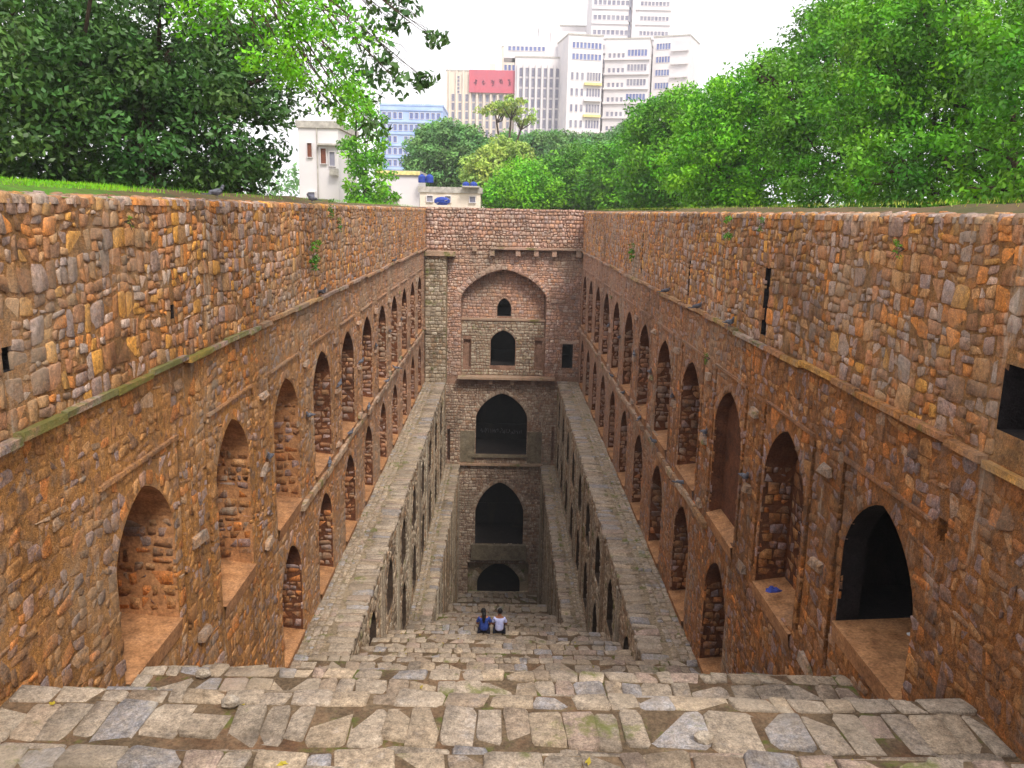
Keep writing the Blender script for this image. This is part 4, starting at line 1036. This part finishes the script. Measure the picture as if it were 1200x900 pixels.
def crumple(name, label, loc, s, mat, cat):
    m = MB(); m.ball((0, 0, s*.25), (s, s*.6, s*.3), 9, 5)
    m.v = [(x*random.uniform(.75, 1.25), y*random.uniform(.75, 1.25), max(0, z*random.uniform(.5, 1.3))) for x, y, z in m.v]
    o = m.build(name, mat, None); o.location = loc; tag(o, label, cat)
crumple('plastic_bag', 'crumpled blue bag on the sill of the second right niche', (WX+.1, 14.75, -7.05+.0), .16, M['blue_cloth'], 'bag')
crumple('paper_scrap', 'white paper scrap in the dark near right niche', (WX+.9, 11.1, -5.97), .09, M['white_paper'], 'litter')
for k, (x, y, z, d) in enumerate(((2.1, 7.4, -5.18, 'loose pale cobble on the second visible step, right of centre'), (-2.8, 7.9, -5.18, 'small loose stone on the second visible step, left of centre'), (-4.2, 10.8, -6.62, 'loose stone at the left end of the third visible step'))):
    m = MB().ball((0, 0, .05), (.11, .08, .07), 8, 5); m.v = [(a*random.uniform(.85, 1.15), b*random.uniform(.85, 1.15), c) for a, b, c in m.v]
    o = m.build('loose_stone', M['step_stone'], None, lin((188, 178, 164))); o.location = (x, y, z); tag(o, d, 'stone', 'loose stones on the steps')

# ---------------------------------------------------------------- two people seated on a step, seen from behind
M['skin'] = plain('skin', (150, 100, 76), .6, (138, 92, 70)); M['hair'] = plain('black_hair', (26, 22, 24), .5)
M['shirt'] = plain('pale_blue_shirt', (206, 210, 250), .8, (170, 176, 226), nz=9); M['kurta'] = plain('deep_blue_patterned_top', (34, 52, 130), .8, (58, 84, 160), nz=14)
M['trouser'] = plain('dark_trousers', (40, 42, 58), .8); M['shoe'] = plain('shoe', (46, 36, 32), .6)
def skinned(name, V, E, R, m, parent, root=0, sub=2):
    me = bpy.data.meshes.new(name); me.from_pydata(V, E, []); o = link(name, me, parent, m)
    md = o.modifiers.new('skin', 'SKIN'); md.use_smooth_shade = True
    if not me.skin_vertices: me.skin_vertices.new() if hasattr(me.skin_vertices, 'new') else None
    lay = me.skin_vertices[0].data
    for i, r in enumerate(R): lay[i].radius = (r, r) if not isinstance(r, tuple) else r
    lay[root].use_root = True
    s = o.modifiers.new('sub', 'SUBSURF'); s.levels = sub; s.render_levels = sub
    return o
def add_skin_layer(o):
    pass
def person(loc, label, shirt, hairlong, lean=0.0, w_=1.0):
    root = tag(empty('person', loc), label, 'person', None)
    V = [(0, 0, .13), (0, .0, .3), (0, .02, .46), (0, .03, .58), (0, .05, .66), (lean*.05, .07, .76), (lean*.05, .07, .85)]; R = [(.15, .12), (.13, .1), (.15, .1), (.11, .08), .05, .085, .075]
    E = [(i, i+1) for i in range(6)]
    def chain(a, pts, rad):
        k = a
        for p, r in zip(pts, rad): V.append(p); R.append(r); E.append((k, len(V)-1)); k = len(V)-1
        return k
    for s in (-1, 1):
        wr = chain(3, [(s*.15, .03, .56), (s*.2, .05, .47), (s*.25, .1, .32), (s*.19, .26, .22), (s*.13, .36, .2)], [.06, .052, .042, .034, .026])
        hd = chain(wr, [(s*.11, .41, .19)], [.034])
        for f in range(4): chain(hd, [(s*(.09+.016*f), .46, .19), (s*(.09+.016*f), .49-.004*f, .165)], [.009, .008])
        chain(hd, [(s*.075, .42, .2), (s*.06, .45, .195)], [.011, .009])
        kn = chain(0, [(s*.1, .1, .1), (s*.13, .44, .16)], [.085, .062]); an = chain(kn, [(s*.13, .47, -.05), (s*.12, .5, -.29)], [.055, .038]); chain(an, [(s*.125, .66, -.32)], [.034])
    R = [r if isinstance(r, tuple) else (r, r) for r in R]
    skinned('body', V, E, R, M['skin'], root)
    # clothing follows the same skeleton, slightly larger
    cv = [(0, 0, .1), (0, .0, .3), (0, .02, .46), (0, .03, .585)]; cr_ = [(.175*w_, .14), (.16*w_, .12), (.17*w_, .12), (.12, .09)]; ce = [(0, 1), (1, 2), (2, 3)]
    for s in (-1, 1):
        b = len(cv); cv += [(s*.155, .03, .565), (s*.2, .05, .47), (s*.24, .08, .38)]; cr_ += [(.07, .07), (.066, .066), (.062, .062)]; ce += [(3, b), (b, b+1), (b+1, b+2)]
    skinned('shirt', cv, ce, cr_, shirt, root)
    tv = [(0, .02, .1)]; tr_ = [(.17, .12)]; te = []
    for s in (-1, 1):
        b = len(tv); tv += [(s*.1, .12, .1), (s*.13, .45, .165), (s*.13, .475, -.05), (s*.12, .5, -.26)]; tr_ += [(.1, .095), (.075, .075), (.068, .068), (.058, .058)]; te += [(0, b), (b, b+1), (b+1, b+2), (b+2, b+3)]
    skinned('trousers', tv, te, tr_, M['trouser'], root)
    for s in (-1, 1): MB().ball((s*.125, .6, -.325), (.045, .12, .04), 10, 6).build('shoe', M['shoe'], root, smooth=True)
    h = MB().ball((lean*.05, .052, .83), (.092, .1, .105), 14, 9)
    if hairlong: h.tube([(0, -.03, .82), (0, -.07, .7), (0, -.1, .56), (0, -.11, .45)], [.075, .07, .055, .02], 10)
    h.build('hair', M['hair'], root, smooth=True)
    f = MB().tube([(lean*.05, .15, .81), (lean*.05, .178, .785), (lean*.05, .155, .775)], [.008, .013, .008], 6); f.ball((.03, .15, .82), .011, 6, 4).ball((-.03, .15, .82), .011, 6, 4).ball((.088, .07, .8), (.012, .02, .03), 6, 4).ball((-.088, .07, .8), (.012, .02, .03), 6, 4)
    f.build('face', M['skin'], root, smooth=True)
    return root
pp = at(567, 741, 26.6); pq = at(585, 742, 26.6)
person((pp[0], 26.55, -14.44), 'woman with long dark hair in a deep blue top, seated on a step', M['kurta'], True, -.5, 1.05)
person((pq[0], 26.55, -14.44), 'man with short dark hair in a pale blue shirt, seated on a step', M['shirt'], False, .3)

# ---------------------------------------------------------------- thin overcast haze
hz = bpy.data.materials.new('thin_haze'); hz.use_nodes = True; t = hz.node_tree; t.nodes.clear()
v = t.nodes.new('ShaderNodeVolumePrincipled'); v.inputs['Density'].default_value = .00055; v.inputs['Color'].default_value = (.95, .97, 1, 1); v.inputs['Anisotropy'].default_value = .2
ho = t.nodes.new('ShaderNodeOutputMaterial'); t.links.new(v.outputs[0], ho.inputs['Volume'])
tag(MB().box(-510, 510, -70, 710, -30, 145).build('haze', hz), kind='stuff', label='thin pale haze in the air')

print('TRIS', sum(sum(len(p.vertices)-2 for p in o.data.polygons) for o in bpy.data.objects if o.type == 'MESH'))
